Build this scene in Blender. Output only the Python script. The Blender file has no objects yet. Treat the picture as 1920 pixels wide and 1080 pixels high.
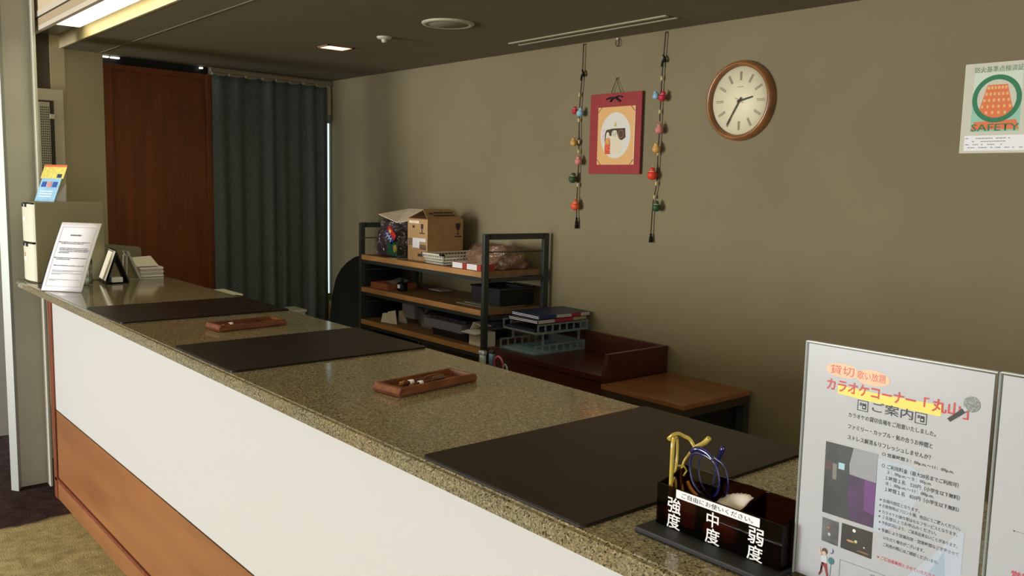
import bpy, bmesh, math, random
from mathutils import Vector, Matrix
from math import sin, cos, pi, radians
random.seed(4)
SC = bpy.context.scene
COL = SC.collection

# ---------------------------------------------------------------- camera
EYE = 1.545
cam = bpy.data.cameras.new('camera')
cam.sensor_width = 36.0
cam.lens = 36.0 * 1652.785 / 1920
cam.clip_start = 0.02
camo = bpy.data.objects.new('camera', cam)
COL.objects.link(camo)
yaw, pit, rol = 0.69941737, -0.11773438, 0.02215829
f = Vector((sin(yaw) * cos(pit), cos(yaw) * cos(pit), sin(pit)))
r = Vector((cos(yaw), -sin(yaw), 0))
u = r.cross(f)
r2 = cos(rol) * r + sin(rol) * u
u2 = -sin(rol) * r + cos(rol) * u
camo.matrix_world = Matrix(((r2.x, u2.x, -f.x, 0), (r2.y, u2.y, -f.y, 0), (r2.z, u2.z, -f.z, EYE), (0, 0, 0, 1)))
SC.camera = camo

# ---------------------------------------------------------------- world, lights, exposure
w = bpy.data.worlds.new('sky')
SC.world = w
w.use_nodes = True
bg = w.node_tree.nodes['Background']
bg.inputs[0].default_value = (0.80, 0.90, 1.0, 1)
bg.inputs[1].default_value = 1.2


def area(name, loc, target, sx, sy, power, colr, spread=None):
    l = bpy.data.lights.new(name, 'AREA')
    l.shape = 'RECTANGLE'
    l.size, l.size_y = sx, sy
    l.energy = power
    l.color = colr
    if spread:
        l.spread = spread
    o = bpy.data.objects.new(name, l)
    COL.objects.link(o)
    o.location = loc
    o.rotation_euler = (Vector(target) - Vector(loc)).to_track_quat('-Z', 'Z').to_euler()
    return o


# daylight entering through the lobby glazing (left) and the entrance side (behind the camera)
area('window_daylight', (-6.2, 4.40, 1.35), (1.0, 3.6, 1.35), 2.6, 1.85, 515, (1.0, 0.993, 0.965))
area('window_daylight', (-6.2, 1.5, 1.35), (1.0, 1.8, 1.3), 2.8, 1.85, 12, (1.0, 0.99, 0.97))
area('entrance_daylight', (-0.6, -2.3, 1.5), (0.6, 2.5, 1.1), 3.0, 2.0, 42, (1.0, 0.985, 0.955))
SC.view_settings.view_transform = 'Standard'
SC.view_settings.look = 'None'
SC.view_settings.gamma = 1
SC.view_settings.use_curve_mapping = False
SC.view_settings.exposure = 0.12


# ---------------------------------------------------------------- materials
def lin(c):
    c = c / 255.0
    return c / 12.92 if c <= 0.04045 else ((c + 0.055) / 1.055) ** 2.4


def rgb(c):
    return (lin(c[0]), lin(c[1]), lin(c[2]), 1)


MATS = {}


def mat(name, c, rough=0.6, metal=0.0, var=0.0, vscale=8, bump=0.0, bscale=200, stretch=None, spec=0.5, coat=0.0,
        c2=None, emit=None, detail=4, trans=0.0):
    if name in MATS:
        return MATS[name]
    m = bpy.data.materials.new(name)
    m.use_nodes = True
    nt = m.node_tree
    b = nt.nodes['Principled BSDF']
    b.inputs['Base Color'].default_value = rgb(c)
    b.inputs['Roughness'].default_value = rough
    b.inputs['Metallic'].default_value = metal
    b.inputs['Specular IOR Level'].default_value = spec
    b.inputs['Coat Weight'].default_value = coat
    b.inputs['Coat Roughness'].default_value = 0.08
    b.inputs['Transmission Weight'].default_value = trans
    tc = nt.nodes.new('ShaderNodeTexCoord')
    mp = nt.nodes.new('ShaderNodeMapping')
    nt.links.new(tc.outputs['Object'], mp.inputs[0])
    if stretch:
        mp.inputs['Scale'].default_value = stretch
    if var or c2:
        n = nt.nodes.new('ShaderNodeTexNoise')
        n.inputs['Scale'].default_value = vscale
        n.inputs['Detail'].default_value = detail
        nt.links.new(mp.outputs[0], n.inputs['Vector'])
        cr = nt.nodes.new('ShaderNodeValToRGB')
        a = [max(0, x * (1 - var)) for x in c]
        d = c2 if c2 else [min(255, x * (1 + var)) for x in c]
        cr.color_ramp.elements[0].position = 0.3
        cr.color_ramp.elements[1].position = 0.7
        cr.color_ramp.elements[0].color = rgb(a)
        cr.color_ramp.elements[1].color = rgb(d)
        nt.links.new(n.outputs['Fac'], cr.inputs[0])
        nt.links.new(cr.outputs[0], b.inputs['Base Color'])
    if bump:
        n2 = nt.nodes.new('ShaderNodeTexNoise')
        n2.inputs['Scale'].default_value = bscale
        n2.inputs['Detail'].default_value = 3
        nt.links.new(mp.outputs[0], n2.inputs['Vector'])
        bp = nt.nodes.new('ShaderNodeBump')
        bp.inputs['Strength'].default_value = bump
        bp.inputs['Distance'].default_value = 0.003
        nt.links.new(n2.outputs['Fac'], bp.inputs['Height'])
        nt.links.new(bp.outputs[0], b.inputs['Normal'])
    if emit:
        b.inputs['Emission Color'].default_value = rgb(emit[0])
        b.inputs['Emission Strength'].default_value = emit[1]
    MATS[name] = m
    return m


def clear(name, tint, gloss=0.12, rough=0.05):
    """thin tinted transparent sheet: tinted transparency plus a surface reflection"""
    if name in MATS:
        return MATS[name]
    m = bpy.data.materials.new(name)
    m.use_nodes = True
    nt = m.node_tree
    nt.nodes.clear()
    out = nt.nodes.new('ShaderNodeOutputMaterial')
    t = nt.nodes.new('ShaderNodeBsdfTransparent')
    t.inputs[0].default_value = rgb(tint)
    g = nt.nodes.new('ShaderNodeBsdfGlossy')
    g.inputs['Roughness'].default_value = rough
    fr = nt.nodes.new('ShaderNodeLayerWeight')
    fr.inputs['Blend'].default_value = 0.5
    pw = nt.nodes.new('ShaderNodeMath')
    pw.operation = 'POWER'
    pw.inputs[1].default_value = 5.0
    nt.links.new(fr.outputs['Facing'], pw.inputs[0])
    ad = nt.nodes.new('ShaderNodeMath')
    ad.operation = 'MULTIPLY_ADD'
    ad.inputs[1].default_value = 0.6
    ad.inputs[2].default_value = gloss * 0.15
    nt.links.new(pw.outputs[0], ad.inputs[0])
    mx = nt.nodes.new('ShaderNodeMixShader')
    nt.links.new(ad.outputs[0], mx.inputs[0])
    nt.links.new(t.outputs[0], mx.inputs[1])
    nt.links.new(g.outputs[0], mx.inputs[2])
    nt.links.new(mx.outputs[0], out.inputs[0])
    MATS[name] = m
    return m


def granite():
    m = bpy.data.materials.new('granite')
    m.use_nodes = True
    nt = m.node_tree
    b = nt.nodes['Principled BSDF']
    tc = nt.nodes.new('ShaderNodeTexCoord')
    wn = nt.nodes.new('ShaderNodeTexNoise')
    wn.inputs['Scale'].default_value = 260
    nt.links.new(tc.outputs['Object'], wn.inputs['Vector'])
    mixv = nt.nodes.new('ShaderNodeMix')
    mixv.data_type = 'RGBA'
    mixv.blend_type = 'ADD'
    mixv.inputs[0].default_value = 0.006
    nt.links.new(tc.outputs['Object'], mixv.inputs[6])
    nt.links.new(wn.outputs['Color'], mixv.inputs[7])
    v = nt.nodes.new('ShaderNodeTexVoronoi')
    v.inputs['Scale'].default_value = 370
    nt.links.new(mixv.outputs[2], v.inputs['Vector'])
    sp = nt.nodes.new('ShaderNodeSeparateColor')
    nt.links.new(v.outputs['Color'], sp.inputs[0])
    # low frequency tone drift: colder grey, with pinkish patches towards the near inner end
    ln = nt.nodes.new('ShaderNodeTexNoise')
    ln.inputs['Scale'].default_value = 5
    ln.inputs['Detail'].default_value = 3
    nt.links.new(tc.outputs['Object'], ln.inputs['Vector'])
    cr = nt.nodes.new('ShaderNodeValToRGB')
    cr.color_ramp.interpolation = 'LINEAR'
    els = cr.color_ramp.elements
    cols = [(0.0, (40, 36, 29)), (0.12, (92, 84, 64)), (0.26, (124, 115, 90)), (0.50, (141, 132, 104)),
            (0.72, (155, 146, 118)), (0.84, (106, 98, 78)), (0.94, (178, 169, 145))]
    els[0].position = 0
    els[0].color = rgb(cols[0][1])
    els[1].position = cols[1][0]
    els[1].color = rgb(cols[1][1])
    for p, c in cols[2:]:
        e = els.new(p)
        e.color = rgb(c)
    nt.links.new(sp.outputs[0], cr.inputs[0])
    cr2 = nt.nodes.new('ShaderNodeValToRGB')
    cr2.color_ramp.elements[0].position = 0.4
    cr2.color_ramp.elements[1].position = 0.75
    cr2.color_ramp.elements[0].color = rgb((236, 238, 236))
    cr2.color_ramp.elements[1].color = rgb((248, 236, 220))
    nt.links.new(ln.outputs['Fac'], cr2.inputs[0])
    mm = nt.nodes.new('ShaderNodeMix')
    mm.data_type = 'RGBA'
    mm.blend_type = 'MULTIPLY'
    mm.inputs[0].default_value = 1
    nt.links.new(cr.outputs[0], mm.inputs[6])
    nt.links.new(cr2.outputs[0], mm.inputs[7])
    nt.links.new(mm.outputs[2], b.inputs['Base Color'])
    b.inputs['Roughness'].default_value = 0.10
    b.inputs['Specular IOR Level'].default_value = 0.5
    return m


def carpet():
    """olive carpet with a wavy edge to dark plum brown further down the lobby"""
    m = bpy.data.materials.new('carpet')
    m.use_nodes = True
    nt = m.node_tree
    b = nt.nodes['Principled BSDF']
    b.inputs['Roughness'].default_value = 0.95
    b.inputs['Specular IOR Level'].default_value = 0.1
    tc = nt.nodes.new('ShaderNodeTexCoord')
    sx = nt.nodes.new('ShaderNodeSeparateXYZ')
    nt.links.new(tc.outputs['Object'], sx.inputs[0])
    n = nt.nodes.new('ShaderNodeTexNoise')
    n.inputs['Scale'].default_value = 7
    n.inputs['Detail'].default_value = 5
    nt.links.new(tc.outputs['Object'], n.inputs['Vector'])
    ma = nt.nodes.new('ShaderNodeMath')
    ma.operation = 'MULTIPLY_ADD'
    ma.inputs[1].default_value = 0.16
    nt.links.new(n.outputs['Fac'], ma.inputs[0])
    nt.links.new(sx.outputs['Y'], ma.inputs[2])
    mr = nt.nodes.new('ShaderNodeMapRange')
    mr.inputs['From Min'].default_value = 4.31
    mr.inputs['From Max'].default_value = 4.34
    nt.links.new(ma.outputs[0], mr.inputs['Value'])
    n2 = nt.nodes.new('ShaderNodeTexNoise')
    n2.inputs['Scale'].default_value = 14
    n2.inputs['Detail'].default_value = 12
    n2.inputs['Roughness'].default_value = 0.75
    nt.links.new(tc.outputs['Object'], n2.inputs['Vector'])

    def ramp(a, c):
        cr = nt.nodes.new('ShaderNodeValToRGB')
        cr.color_ramp.elements[0].position = 0.36
        cr.color_ramp.elements[1].position = 0.64
        cr.color_ramp.elements[0].color = rgb(a)
        cr.color_ramp.elements[1].color = rgb(c)
        nt.links.new(n2.outputs['Fac'], cr.inputs[0])
        return cr
    r1 = ramp((142, 134, 92), (194, 184, 136))
    r2_ = ramp((44, 32, 34), (78, 60, 58))
    mx = nt.nodes.new('ShaderNodeMix')
    mx.data_type = 'RGBA'
    nt.links.new(mr.outputs[0], mx.inputs[0])
    nt.links.new(r1.outputs[0], mx.inputs[6])
    nt.links.new(r2_.outputs[0], mx.inputs[7])
    nt.links.new(mx.outputs[2], b.inputs['Base Color'])
    bp = nt.nodes.new('ShaderNodeBump')
    bp.inputs['Strength'].default_value = 0.6
    bp.inputs['Distance'].default_value = 0.006
    n3 = nt.nodes.new('ShaderNodeTexNoise')
    n3.inputs['Scale'].default_value = 160
    nt.links.new(tc.outputs['Object'], n3.inputs['Vector'])
    nt.links.new(n3.outputs['Fac'], bp.inputs['Height'])
    nt.links.new(bp.outputs[0], b.inputs['Normal'])
    return m


M_gran = granite()
M_carpet = carpet()
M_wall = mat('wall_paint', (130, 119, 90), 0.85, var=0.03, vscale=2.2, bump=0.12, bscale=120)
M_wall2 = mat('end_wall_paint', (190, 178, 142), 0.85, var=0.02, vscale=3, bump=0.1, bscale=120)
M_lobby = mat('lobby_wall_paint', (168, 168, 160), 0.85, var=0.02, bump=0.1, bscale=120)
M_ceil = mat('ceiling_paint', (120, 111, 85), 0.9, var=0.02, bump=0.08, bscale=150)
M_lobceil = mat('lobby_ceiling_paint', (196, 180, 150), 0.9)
M_fascia = mat('fascia_paint', (190, 176, 138), 0.7)
M_lip = mat('lip_paint', (200, 190, 172), 0.6)
M_col = mat('column_paint', (202, 201, 188), 0.45, var=0.02, vscale=5, spec=0.4)
M_strip = mat('column_edge_metal', (170, 174, 170), 0.4, metal=0.2)
M_white = mat('white_laminate', (199, 199, 198), 0.5)
M_dwood = mat('orange_wood', (142, 92, 54), 0.42, var=0.08, vscale=3, stretch=(1, 0.4, 3), c2=(156, 104, 62))
M_redwood = mat('red_wood', (120, 62, 40), 0.45, var=0.15, vscale=10, stretch=(4, 4, 0.6))
M_door = mat('door_veneer', (124, 68, 34), 0.38, var=0.10, vscale=3, stretch=(8, 8, 0.8))
M_curtain = mat('curtain_fabric', (100, 108, 104), 0.95, var=0.12, vscale=110, bump=0.25, bscale=420, spec=0.1)
M_mat = mat('desk_mat_leather', (34, 22, 16), 0.36, var=0.04, vscale=30, bump=0.12, bscale=900, spec=0.25)
M_matedge = mat('desk_mat_underside', (24, 18, 16), 0.5)
M_tray = mat('tray_wood', (112, 66, 42), 0.4, var=0.18, vscale=14, stretch=(1, 6, 6))
M_steel = mat('shelf_steel', (58, 62, 58), 0.42, metal=0.2)
M_board = mat('shelf_board', (190, 140, 86), 0.5, var=0.08, vscale=6, stretch=(6, 1, 6))
M_deskdark = mat('dark_desk_wood', (72, 34, 22), 0.3, var=0.1, vscale=5, stretch=(5, 1, 5), coat=0.2)
M_tabletop = mat('table_top_wood', (148, 98, 62), 0.28, var=0.12, vscale=5, stretch=(8, 1, 8), coat=0.2)
M_black = mat('matte_black', (18, 18, 19), 0.6)
M_blackgl = mat('gloss_black', (16, 15, 15), 0.25)
M_cloth = mat('black_cloth', (30, 31, 29), 0.95, bump=0.3, bscale=30, spec=0.1)
M_paper = mat('white_paper', (240, 238, 240), 0.6)
M_paper2 = mat('cream_paper', (226, 220, 200), 0.7)
M_ink = mat('black_ink', (34, 34, 36), 0.6)
M_greyink = mat('grey_ink', (130, 130, 136), 0.6)
M_redink = mat('red_ink', (206, 58, 50), 0.6)
M_pinkink = mat('dark_red_ink', (196, 70, 84), 0.6)
M_acryl = clear('clear_acrylic', (251, 252, 252), 0.05, 0.2)
M_smoke = clear('smoked_acrylic', (160, 130, 122), 0.10)
M_frost = mat('frosted_plastic', (150, 168, 172), 0.4)
M_frost.node_tree.nodes['Principled BSDF'].inputs['Alpha'].default_value = 0.42
M_gold = mat('yellow_plastic', (226, 200, 90), 0.12, coat=0.8, trans=0.35)
M_blue = mat('blue_plastic', (12, 16, 82), 0.15, coat=0.6)
M_lens = clear('lens', (225, 228, 235), 0.3, 0.03)
M_sage = mat('sage_metal', (140, 134, 104), 0.5, var=0.015)
M_cabw = mat('cabinet_white', (226, 224, 204), 0.35)
M_card = mat('cardboard', (176, 138, 92), 0.85, var=0.05, vscale=20)
M_cardd = mat('cardboard_inside', (110, 76, 46), 0.9)
M_print = mat('carton_print', (64, 50, 56), 0.8)
M_plain_grey = mat('off_white_plastic', (196, 188, 164), 0.5)


# ---------------------------------------------------------------- mesh helpers
def BM():
    return bmesh.new()


def box(bm, x0, x1, y0, y1, z0, z1, bev=0.0, M=None, mi=0):
    if x1 < x0: x0, x1 = x1, x0
    if y1 < y0: y0, y1 = y1, y0
    if z1 < z0: z0, z1 = z1, z0
    v = [bm.verts.new(p) for p in ((x0, y0, z0), (x1, y0, z0), (x1, y1, z0), (x0, y1, z0),
                                   (x0, y0, z1), (x1, y0, z1), (x1, y1, z1), (x0, y1, z1))]
    fs = [bm.faces.new([v[i] for i in q]) for q in
          ((0, 3, 2, 1), (4, 5, 6, 7), (0, 1, 5, 4), (1, 2, 6, 5), (2, 3, 7, 6), (3, 0, 4, 7))]
    for q in fs: q.material_index = mi
    if bev:
        es = list({e for q in fs for e in q.edges})
        res = bmesh.ops.bevel(bm, geom=es, offset=bev, segments=2, affect='EDGES', profile=0.5)
        v = list({x for q in res['faces'] for x in q.verts} | {x for x in v if x.is_valid})
        for q in res['faces']: q.material_index = mi
    if M is not None:
        bmesh.ops.transform(bm, matrix=M, verts=[x for x in v if x.is_valid])
    return v


def prism(bm, pts, axis, a0, a1, mi=0):
    """polygon pts in the plane of the other two axes, extruded along axis from a0 to a1"""
    def P(p, a):
        if axis == 'x': return (a, p[0], p[1])
        if axis == 'y': return (p[0], a, p[1])
        return (p[0], p[1], a)
    A = [bm.verts.new(P(p, a0)) for p in pts]
    B = [bm.verts.new(P(p, a1)) for p in pts]
    n = len(pts)
    fs = [bm.faces.new(A[::-1]), bm.faces.new(B)]
    for i in range(n):
        fs.append(bm.faces.new((A[i], A[(i + 1) % n], B[(i + 1) % n], B[i])))
    for q in fs: q.material_index = mi
    bmesh.ops.recalc_face_normals(bm, faces=fs)


def tube(bm, pts, rad, n=8, closed=False, flat=1.0):
    pts = [Vector(p) for p in pts]
    rads = list(rad) if isinstance(rad, (list, tuple)) else [rad] * len(pts)
    if 5 <= len(pts) <= 20:                       # smooth the path (Catmull-Rom)
        P, Q, n0 = [], [], len(pts)
        for i in range(n0 if closed else n0 - 1):
            idx = [(i + d) % n0 for d in (-1, 0, 1, 2)] if closed else [min(max(i + d, 0), n0 - 1) for d in (-1, 0, 1, 2)]
            a, b, c, d = (pts[j] for j in idx)
            for k in range(3):
                u_ = k / 3
                P.append(0.5 * ((2 * b) + (c - a) * u_ + (2 * a - 5 * b + 4 * c - d) * u_ ** 2 + (3 * b - a - 3 * c + d) * u_ ** 3))
                Q.append(rads[idx[1]] * (1 - u_) + rads[idx[2]] * u_)
        if not closed:
            P.append(pts[-1]); Q.append(rads[-1])
        pts, rads = P, Q
    rings = []
    N = len(pts)
    up = None
    for i, p in enumerate(pts):
        if closed:
            t = (pts[(i + 1) % N] - pts[i - 1]).normalized()
        else:
            t = (pts[min(i + 1, N - 1)] - pts[max(i - 1, 0)]).normalized()
        if up is None:
            up = Vector((0, 0, 1)) if abs(t.z) < 0.9 else Vector((1, 0, 0))
        a = t.cross(up).normalized()
        b = a.cross(t).normalized()
        up = b
        rings.append([bm.verts.new(p + (a * cos(2 * pi * k / n) * flat + b * sin(2 * pi * k / n)) * rads[i]) for k in range(n)])
    m = N if closed else N - 1
    for i in range(m):
        A, B = rings[i], rings[(i + 1) % N]
        for k in range(n):
            q = bm.faces.new((A[k], A[(k + 1) % n], B[(k + 1) % n], B[k]))
            q.smooth = True
    if not closed:
        bm.faces.new(rings[0][::-1])
        bm.faces.new(rings[-1])


def lathe(bm, prof, c, axis='z', n=24, mi=0, M=None):
    """prof = list of (r, h)"""
    c = Vector(c)
    rings = []
    vs = []
    for rr, h in prof:
        if rr < 1e-6:
            ring = [None]
            loc = (0, 0, h)
            ring = [bm.verts.new(loc)]
        else:
            ring = [bm.verts.new((rr * cos(2 * pi * k / n), rr * sin(2 * pi * k / n), h)) for k in range(n)]
        rings.append(ring)
        vs += ring
    for A, B in zip(rings, rings[1:]):
        if len(A) == 1 and len(B) == 1: continue
        for k in range(n):
            if len(A) == 1:
                q = bm.faces.new((A[0], B[(k + 1) % n], B[k]))
            elif len(B) == 1:
                q = bm.faces.new((A[k], A[(k + 1) % n], B[0]))
            else:
                q = bm.faces.new((A[k], A[(k + 1) % n], B[(k + 1) % n], B[k]))
            q.smooth = True
            q.material_index = mi
    R = Matrix.Identity(4)
    if axis == 'x': R = Matrix.Rotation(-pi / 2, 4, 'Y')      # local z -> -x
    if axis == 'y': R = Matrix.Rotation(pi / 2, 4, 'X')       # local z -> -y
    T = Matrix.Translation(c) @ (M @ R if M is not None else R)
    bmesh.ops.transform(bm, matrix=T, verts=vs)


ORG = {}


def link(name, me, parent=None, loc=None):
    o = bpy.data.objects.new(name, me)
    COL.objects.link(o)
    if parent is not None:
        o.parent = parent
        ORG[o.name] = ORG[parent.name]
    else:
        o.location = loc if loc else (0, 0, 0)
        ORG[o.name] = Vector(o.location)
    return o


def obj(name, bm, m, parent=None, loc=None, smooth=False):
    base = ORG[parent.name] if parent is not None else Vector(loc) if loc else Vector((0, 0, 0))
    if base.length:
        bmesh.ops.translate(bm, vec=-base, verts=bm.verts)
    me = bpy.data.meshes.new(name)
    bm.to_mesh(me)
    bm.free()
    for q in (m if isinstance(m, (list, tuple)) else [m]):
        me.materials.append(q)
    if smooth:
        for p in me.polygons: p.use_smooth = True
    return link(name, me, parent, loc)


def tag(o, label, cat, group=None):
    o['label'] = label
    o['category'] = cat
    if group: o['group'] = group
    return o


def thing(name, loc, label, cat, group=None):
    o = bpy.data.objects.new(name, None)
    o.empty_display_size = 0.05
    COL.objects.link(o)
    o.location = loc
    ORG[o.name] = Vector(loc)
    return tag(o, label, cat, group)


def struct(name, bm, m, parent=None):
    o = obj(name, bm, m, parent)
    if parent is None: o['kind'] = 'structure'
    return o


def bx(name, m, parent, *a, bev=0.0, M=None):
    bm = BM()
    box(bm, *a, bev=bev, M=M)
    return obj(name, bm, m, parent)


FACE_X = Matrix(((0, 0, -1, 0), (-1, 0, 0, 0), (0, 1, 0, 0), (0, 0, 0, 1)))   # text plane facing -x (reads along -y)
FACE_Y = Matrix(((1, 0, 0, 0), (0, 0, -1, 0), (0, 1, 0, 0), (0, 0, 0, 1)))     # facing -y (reads along +x)


def text(s, wd, ht, m, parent, M, name='lettering', bold=0.0, align='L', shear=0.0, res=2):
    """lettering as thin flat print; fitted to wd x ht, origin at its lower left, placed with M"""
    cu = bpy.data.curves.new('t', 'FONT')
    cu.body = s
    cu.size = 1
    cu.offset = bold
    cu.resolution_u = res
    cu.shear = shear
    o = bpy.data.objects.new('t', cu)
    COL.objects.link(o)
    dg = bpy.context.evaluated_depsgraph_get()
    me = bpy.data.meshes.new_from_object(o.evaluated_get(dg))
    bpy.data.objects.remove(o)
    xs = [v.co.x for v in me.vertices]
    ys = [v.co.y for v in me.vertices]
    if not xs: return None
    x0, x1, y0, y1 = min(xs), max(xs), min(ys), max(ys)
    sx = wd / (x1 - x0)
    sy = ht / (y1 - y0) if ht else sx
    S = M @ Matrix.Diagonal((sx, sy, 1, 1)) @ Matrix.Translation((-x0, -y0, 0))
    base = ORG[parent.name]
    me.transform(Matrix.Translation(-base) @ S)
    me.name = name
    me.materials.clear()
    me.materials.append(m)
    return link(name, me, parent)


def poly(name, pts3, m, parent, th=None):
    bm = BM()
    fs = bm.faces.new([bm.verts.new(p) for p in pts3])
    return obj(name, bm, m, parent)


def ell(cy, cz, ry, rz, x, n=28, a0=0, rot=0):
    out = []
    for k in range(n):
        a = a0 + 2 * pi * k / n
        dy, dz = ry * cos(a), rz * sin(a)
        out.append((x, cy - (dy * cos(rot) - dz * sin(rot)), cz + dy * sin(rot) + dz * cos(rot)))
    return out


CT = 1.045      # counter top height
CZ = 2.216      # staff-side ceiling
EWA = Vector((1.47, 5.33, 0))
EWB = Vector((3.0, 5.53, 0))
EWd = (EWB - EWA).normalized()
EWn = Vector((EWd.y, -EWd.x, 0))           # towards the camera
EWM = Matrix(((EWd.x, -EWn.x, 0, EWA.x), (EWd.y, -EWn.y, 0, EWA.y), (0, 0, 1, 0), (0, 0, 0, 1)))   # local x along wall from (1.47), local y away from viewer
L_END = (EWB - EWA).length

# ================================================================= STRUCTURE
bm = BM(); box(bm, -6.5, 3.1, -2.6, 6.2, -0.1, 0.0); struct('floor', bm, M_carpet)
# back wall
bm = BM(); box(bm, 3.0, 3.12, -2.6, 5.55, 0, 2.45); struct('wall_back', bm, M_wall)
# end wall (slightly skewed to the counter) : jamb piece beside the door, pieces round the window
bm = BM()
box(bm, -0.22, -0.004, 0.0, 0.12, 0, CZ + 0.2, M=EWM)
box(bm, -0.004, 0.66, 0.10, 0.14, 0, CZ + 0.2, M=EWM)
box(bm, 0.66, 1.44, 0.03, 0.14, 0, CZ + 0.2, M=EWM)
box(bm, 1.44, L_END + 0.02, 0.03, 0.14, 1.99, CZ + 0.2, M=EWM)
box(bm, 1.44, L_END + 0.02, 0.03, 0.14, 0, 0.70, M=EWM)
struct('wall_end', bm, M_wall2)
# jamb of the counter opening
bm = BM(); box(bm, 1.19, 1.262, 5.292, 5.32, 0, CZ + 0.10); struct('trim_1', bm, M_fascia)
# lobby end wall
bm = BM(); box(bm, -6.5, 1.02, 5.80, 5.92, 0, 2.6); struct('wall_far', bm, M_lobby)
bm = BM(); box(bm, 1.02, 1.19, 5.30, 5.34, 0, 2.32); struct('wall_recess', bm, mat('recess_shade', (84, 76, 58), 0.8))  # the recess's shade is put into this wall's dark colour
bm = BM(); box(bm, 1.00, 1.075, 5.285, 5.30, 0, 2.30); struct('trim_10', bm, M_wall2)
# window wall of the lobby (piers, sill, head) and its glazing bars
bm = BM()
box(bm, -6.50, -6.35, -2.6, 5.9, 0, 0.35); box(bm, -6.50, -6.35, -2.6, 5.9, 2.25, 2.4)
for yy in (-2.6, -0.7, 5.65): box(bm, -6.50, -6.35, yy, yy + 0.25, 0.35, 2.25)
struct('wall_lobby', bm, M_lobby)
bm = BM(); box(bm, -6.5, 3.1, -2.72, -2.6, 0, 2.6); struct('wall_near', bm, M_lobby)
for k, (ya, yb) in enumerate(((-0.45, 5.65),)):
    bm = BM()
    for q in range(5):
        yy = ya + (yb - ya) * q / 4
        box(bm, -6.40, -6.36, yy - 0.02, yy + 0.02, 0.35, 2.25)
    box(bm, -6.40, -6.36, ya, yb, 0.35, 0.40); box(bm, -6.40, -6.36, ya, yb, 2.20, 2.25)
    struct('window_2', bm, M_strip)
# staff side ceiling
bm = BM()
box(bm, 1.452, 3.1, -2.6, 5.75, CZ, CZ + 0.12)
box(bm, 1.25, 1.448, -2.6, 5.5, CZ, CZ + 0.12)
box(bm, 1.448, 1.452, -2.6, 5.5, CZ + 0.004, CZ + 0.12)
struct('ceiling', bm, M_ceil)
bm = BM(); box(bm, 1.446, 1.4535, -2.6, 5.32, CZ - 0.0025, CZ + 0.004); struct('trim_2', bm, mat('seam_bead', (128, 118, 94), 0.5))
# fascia above the counter opening
bm = BM(); box(bm, 1.238, 1.25, -2.6, 5.31, CZ - 0.002, 2.30); struct('trim_3', bm, M_fascia)
# lamp recess top and the stepped fascia between it and the lobby ceiling
bm = BM(); box(bm, 1.032, 1.238, -2.6, 5.31, 2.281, 2.32)
struct('ceiling_recess', bm, mat('recess_metal', (120, 122, 114), 0.35, metal=0.2))
bm = BM(); box(bm, 1.016, 1.032, -2.6, 5.30, 2.211, 2.40); box(bm, 1.012, 1.016, -2.6, 5.30, 2.211, 2.232); struct('trim_4', bm, M_lip)
bm = BM(); box(bm, 1.012, 1.016, -2.6, 5.30, 2.2325, 2.266); struct('trim_5', bm, mat('beige_strip', (170, 152, 122), 0.7))
bm = BM(); box(bm, 1.0145, 1.016, -2.6, 5.30, 2.266, 2.273); struct('trim_6', bm, M_black)
bm = BM(); box(bm, 1.010, 1.016, -2.6, 5.30, 2.273, 2.300); struct('trim_7', bm, M_lip)
bm = BM(); box(bm, 1.013, 1.016, -2.6, 5.30, 2.300, 2.385); struct('trim_11', bm, M_lobceil)
bm = BM(); box(bm, -6.5, 1.016, -2.6, 5.80, 2.385, 2.45); struct('ceiling_lobby', bm, M_lobceil)

# fluorescent strip in the recess
t = thing('ceiling_strip_light', (1.127, 2.5, 2.29), 'long bright white light panel set in ceiling recess along counter opening', 'lamp')
M_led = mat('lamp_diffuser', (255, 252, 235), 0.5, emit=((255, 245, 205), 4.0))
bx('diffuser', M_led, t, 1.048, 1.216, -2.0, 4.79, 2.262, 2.278)
bx('housing', M_lip, t, 1.044, 1.220, -2.01, 4.796, 2.270, 2.2808)

# metal column (channel section) left of the counter
t = thing('channel_column', (0.92, 4.74, 0), 'tall sage grey metal channel column with shiny left edge beside counter end', 'column')
bm = BM(); box(bm, 0.868, 0.985, 4.775, 4.785, 0, 2.385); obj('web', bm, M_col, t)
bm = BM(); prism(bm, [(0.823, 4.752), (0.848, 4.714), (0.873, 4.776), (0.872, 4.785), (0.85, 4.785)], 'z', 0, 2.385); obj('edge_strip', bm, M_strip, t)
bm = BM(); box(bm, 0.984, 0.998, 4.694, 4.79, 0, 2.385, bev=0.003); obj('flange', bm, M_col, t)

# unseen panel behind the column, added to darken the back wall's far end
bm = BM(); box(bm, 0.93, 0.96, 4.792, 4.93, 0, 2.385); struct('added_light_blocker', bm, M_col)

# baseboards
bm = BM(); box(bm, 2.988, 3.0, -2.6, 2.03, 0, 0.08); struct('baseboard_back', bm, M_black)

# ---------------------------------------------------------------- end wall: door, curtain, window
t = thing('sliding_door', tuple(EWM @ Vector((0.33, 0.05, 0))), 'tall reddish brown wooden door panel left of grey curtain', 'door')
bm = BM(); box(bm, 0.004, 0.655, 0.032, 0.05, 0.02, 2.165, bev=0.002, M=EWM); obj('panel', bm, M_door, t)
bm = BM(); box(bm, 0.0, 0.052, 0.012, 0.055, 0.01, 2.168, bev=0.002, M=EWM); obj('stile', bm, M_door, t)
bm = BM(); box(bm, 0.622, 0.662, 0.012, 0.055, 0.01, 2.168, bev=0.002, M=EWM); obj('stile', bm, M_door, t)
bm = BM(); box(bm, 0.052, 0.622, 0.016, 0.055, 2.135, 2.168, bev=0.002, M=EWM); obj('rail', bm, M_door, t)
bm = BM(); box(bm, -0.004, 0.70, 0.06, 0.10, 2.165, CZ, M=EWM); struct('trim_8', bm, M_black)
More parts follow.
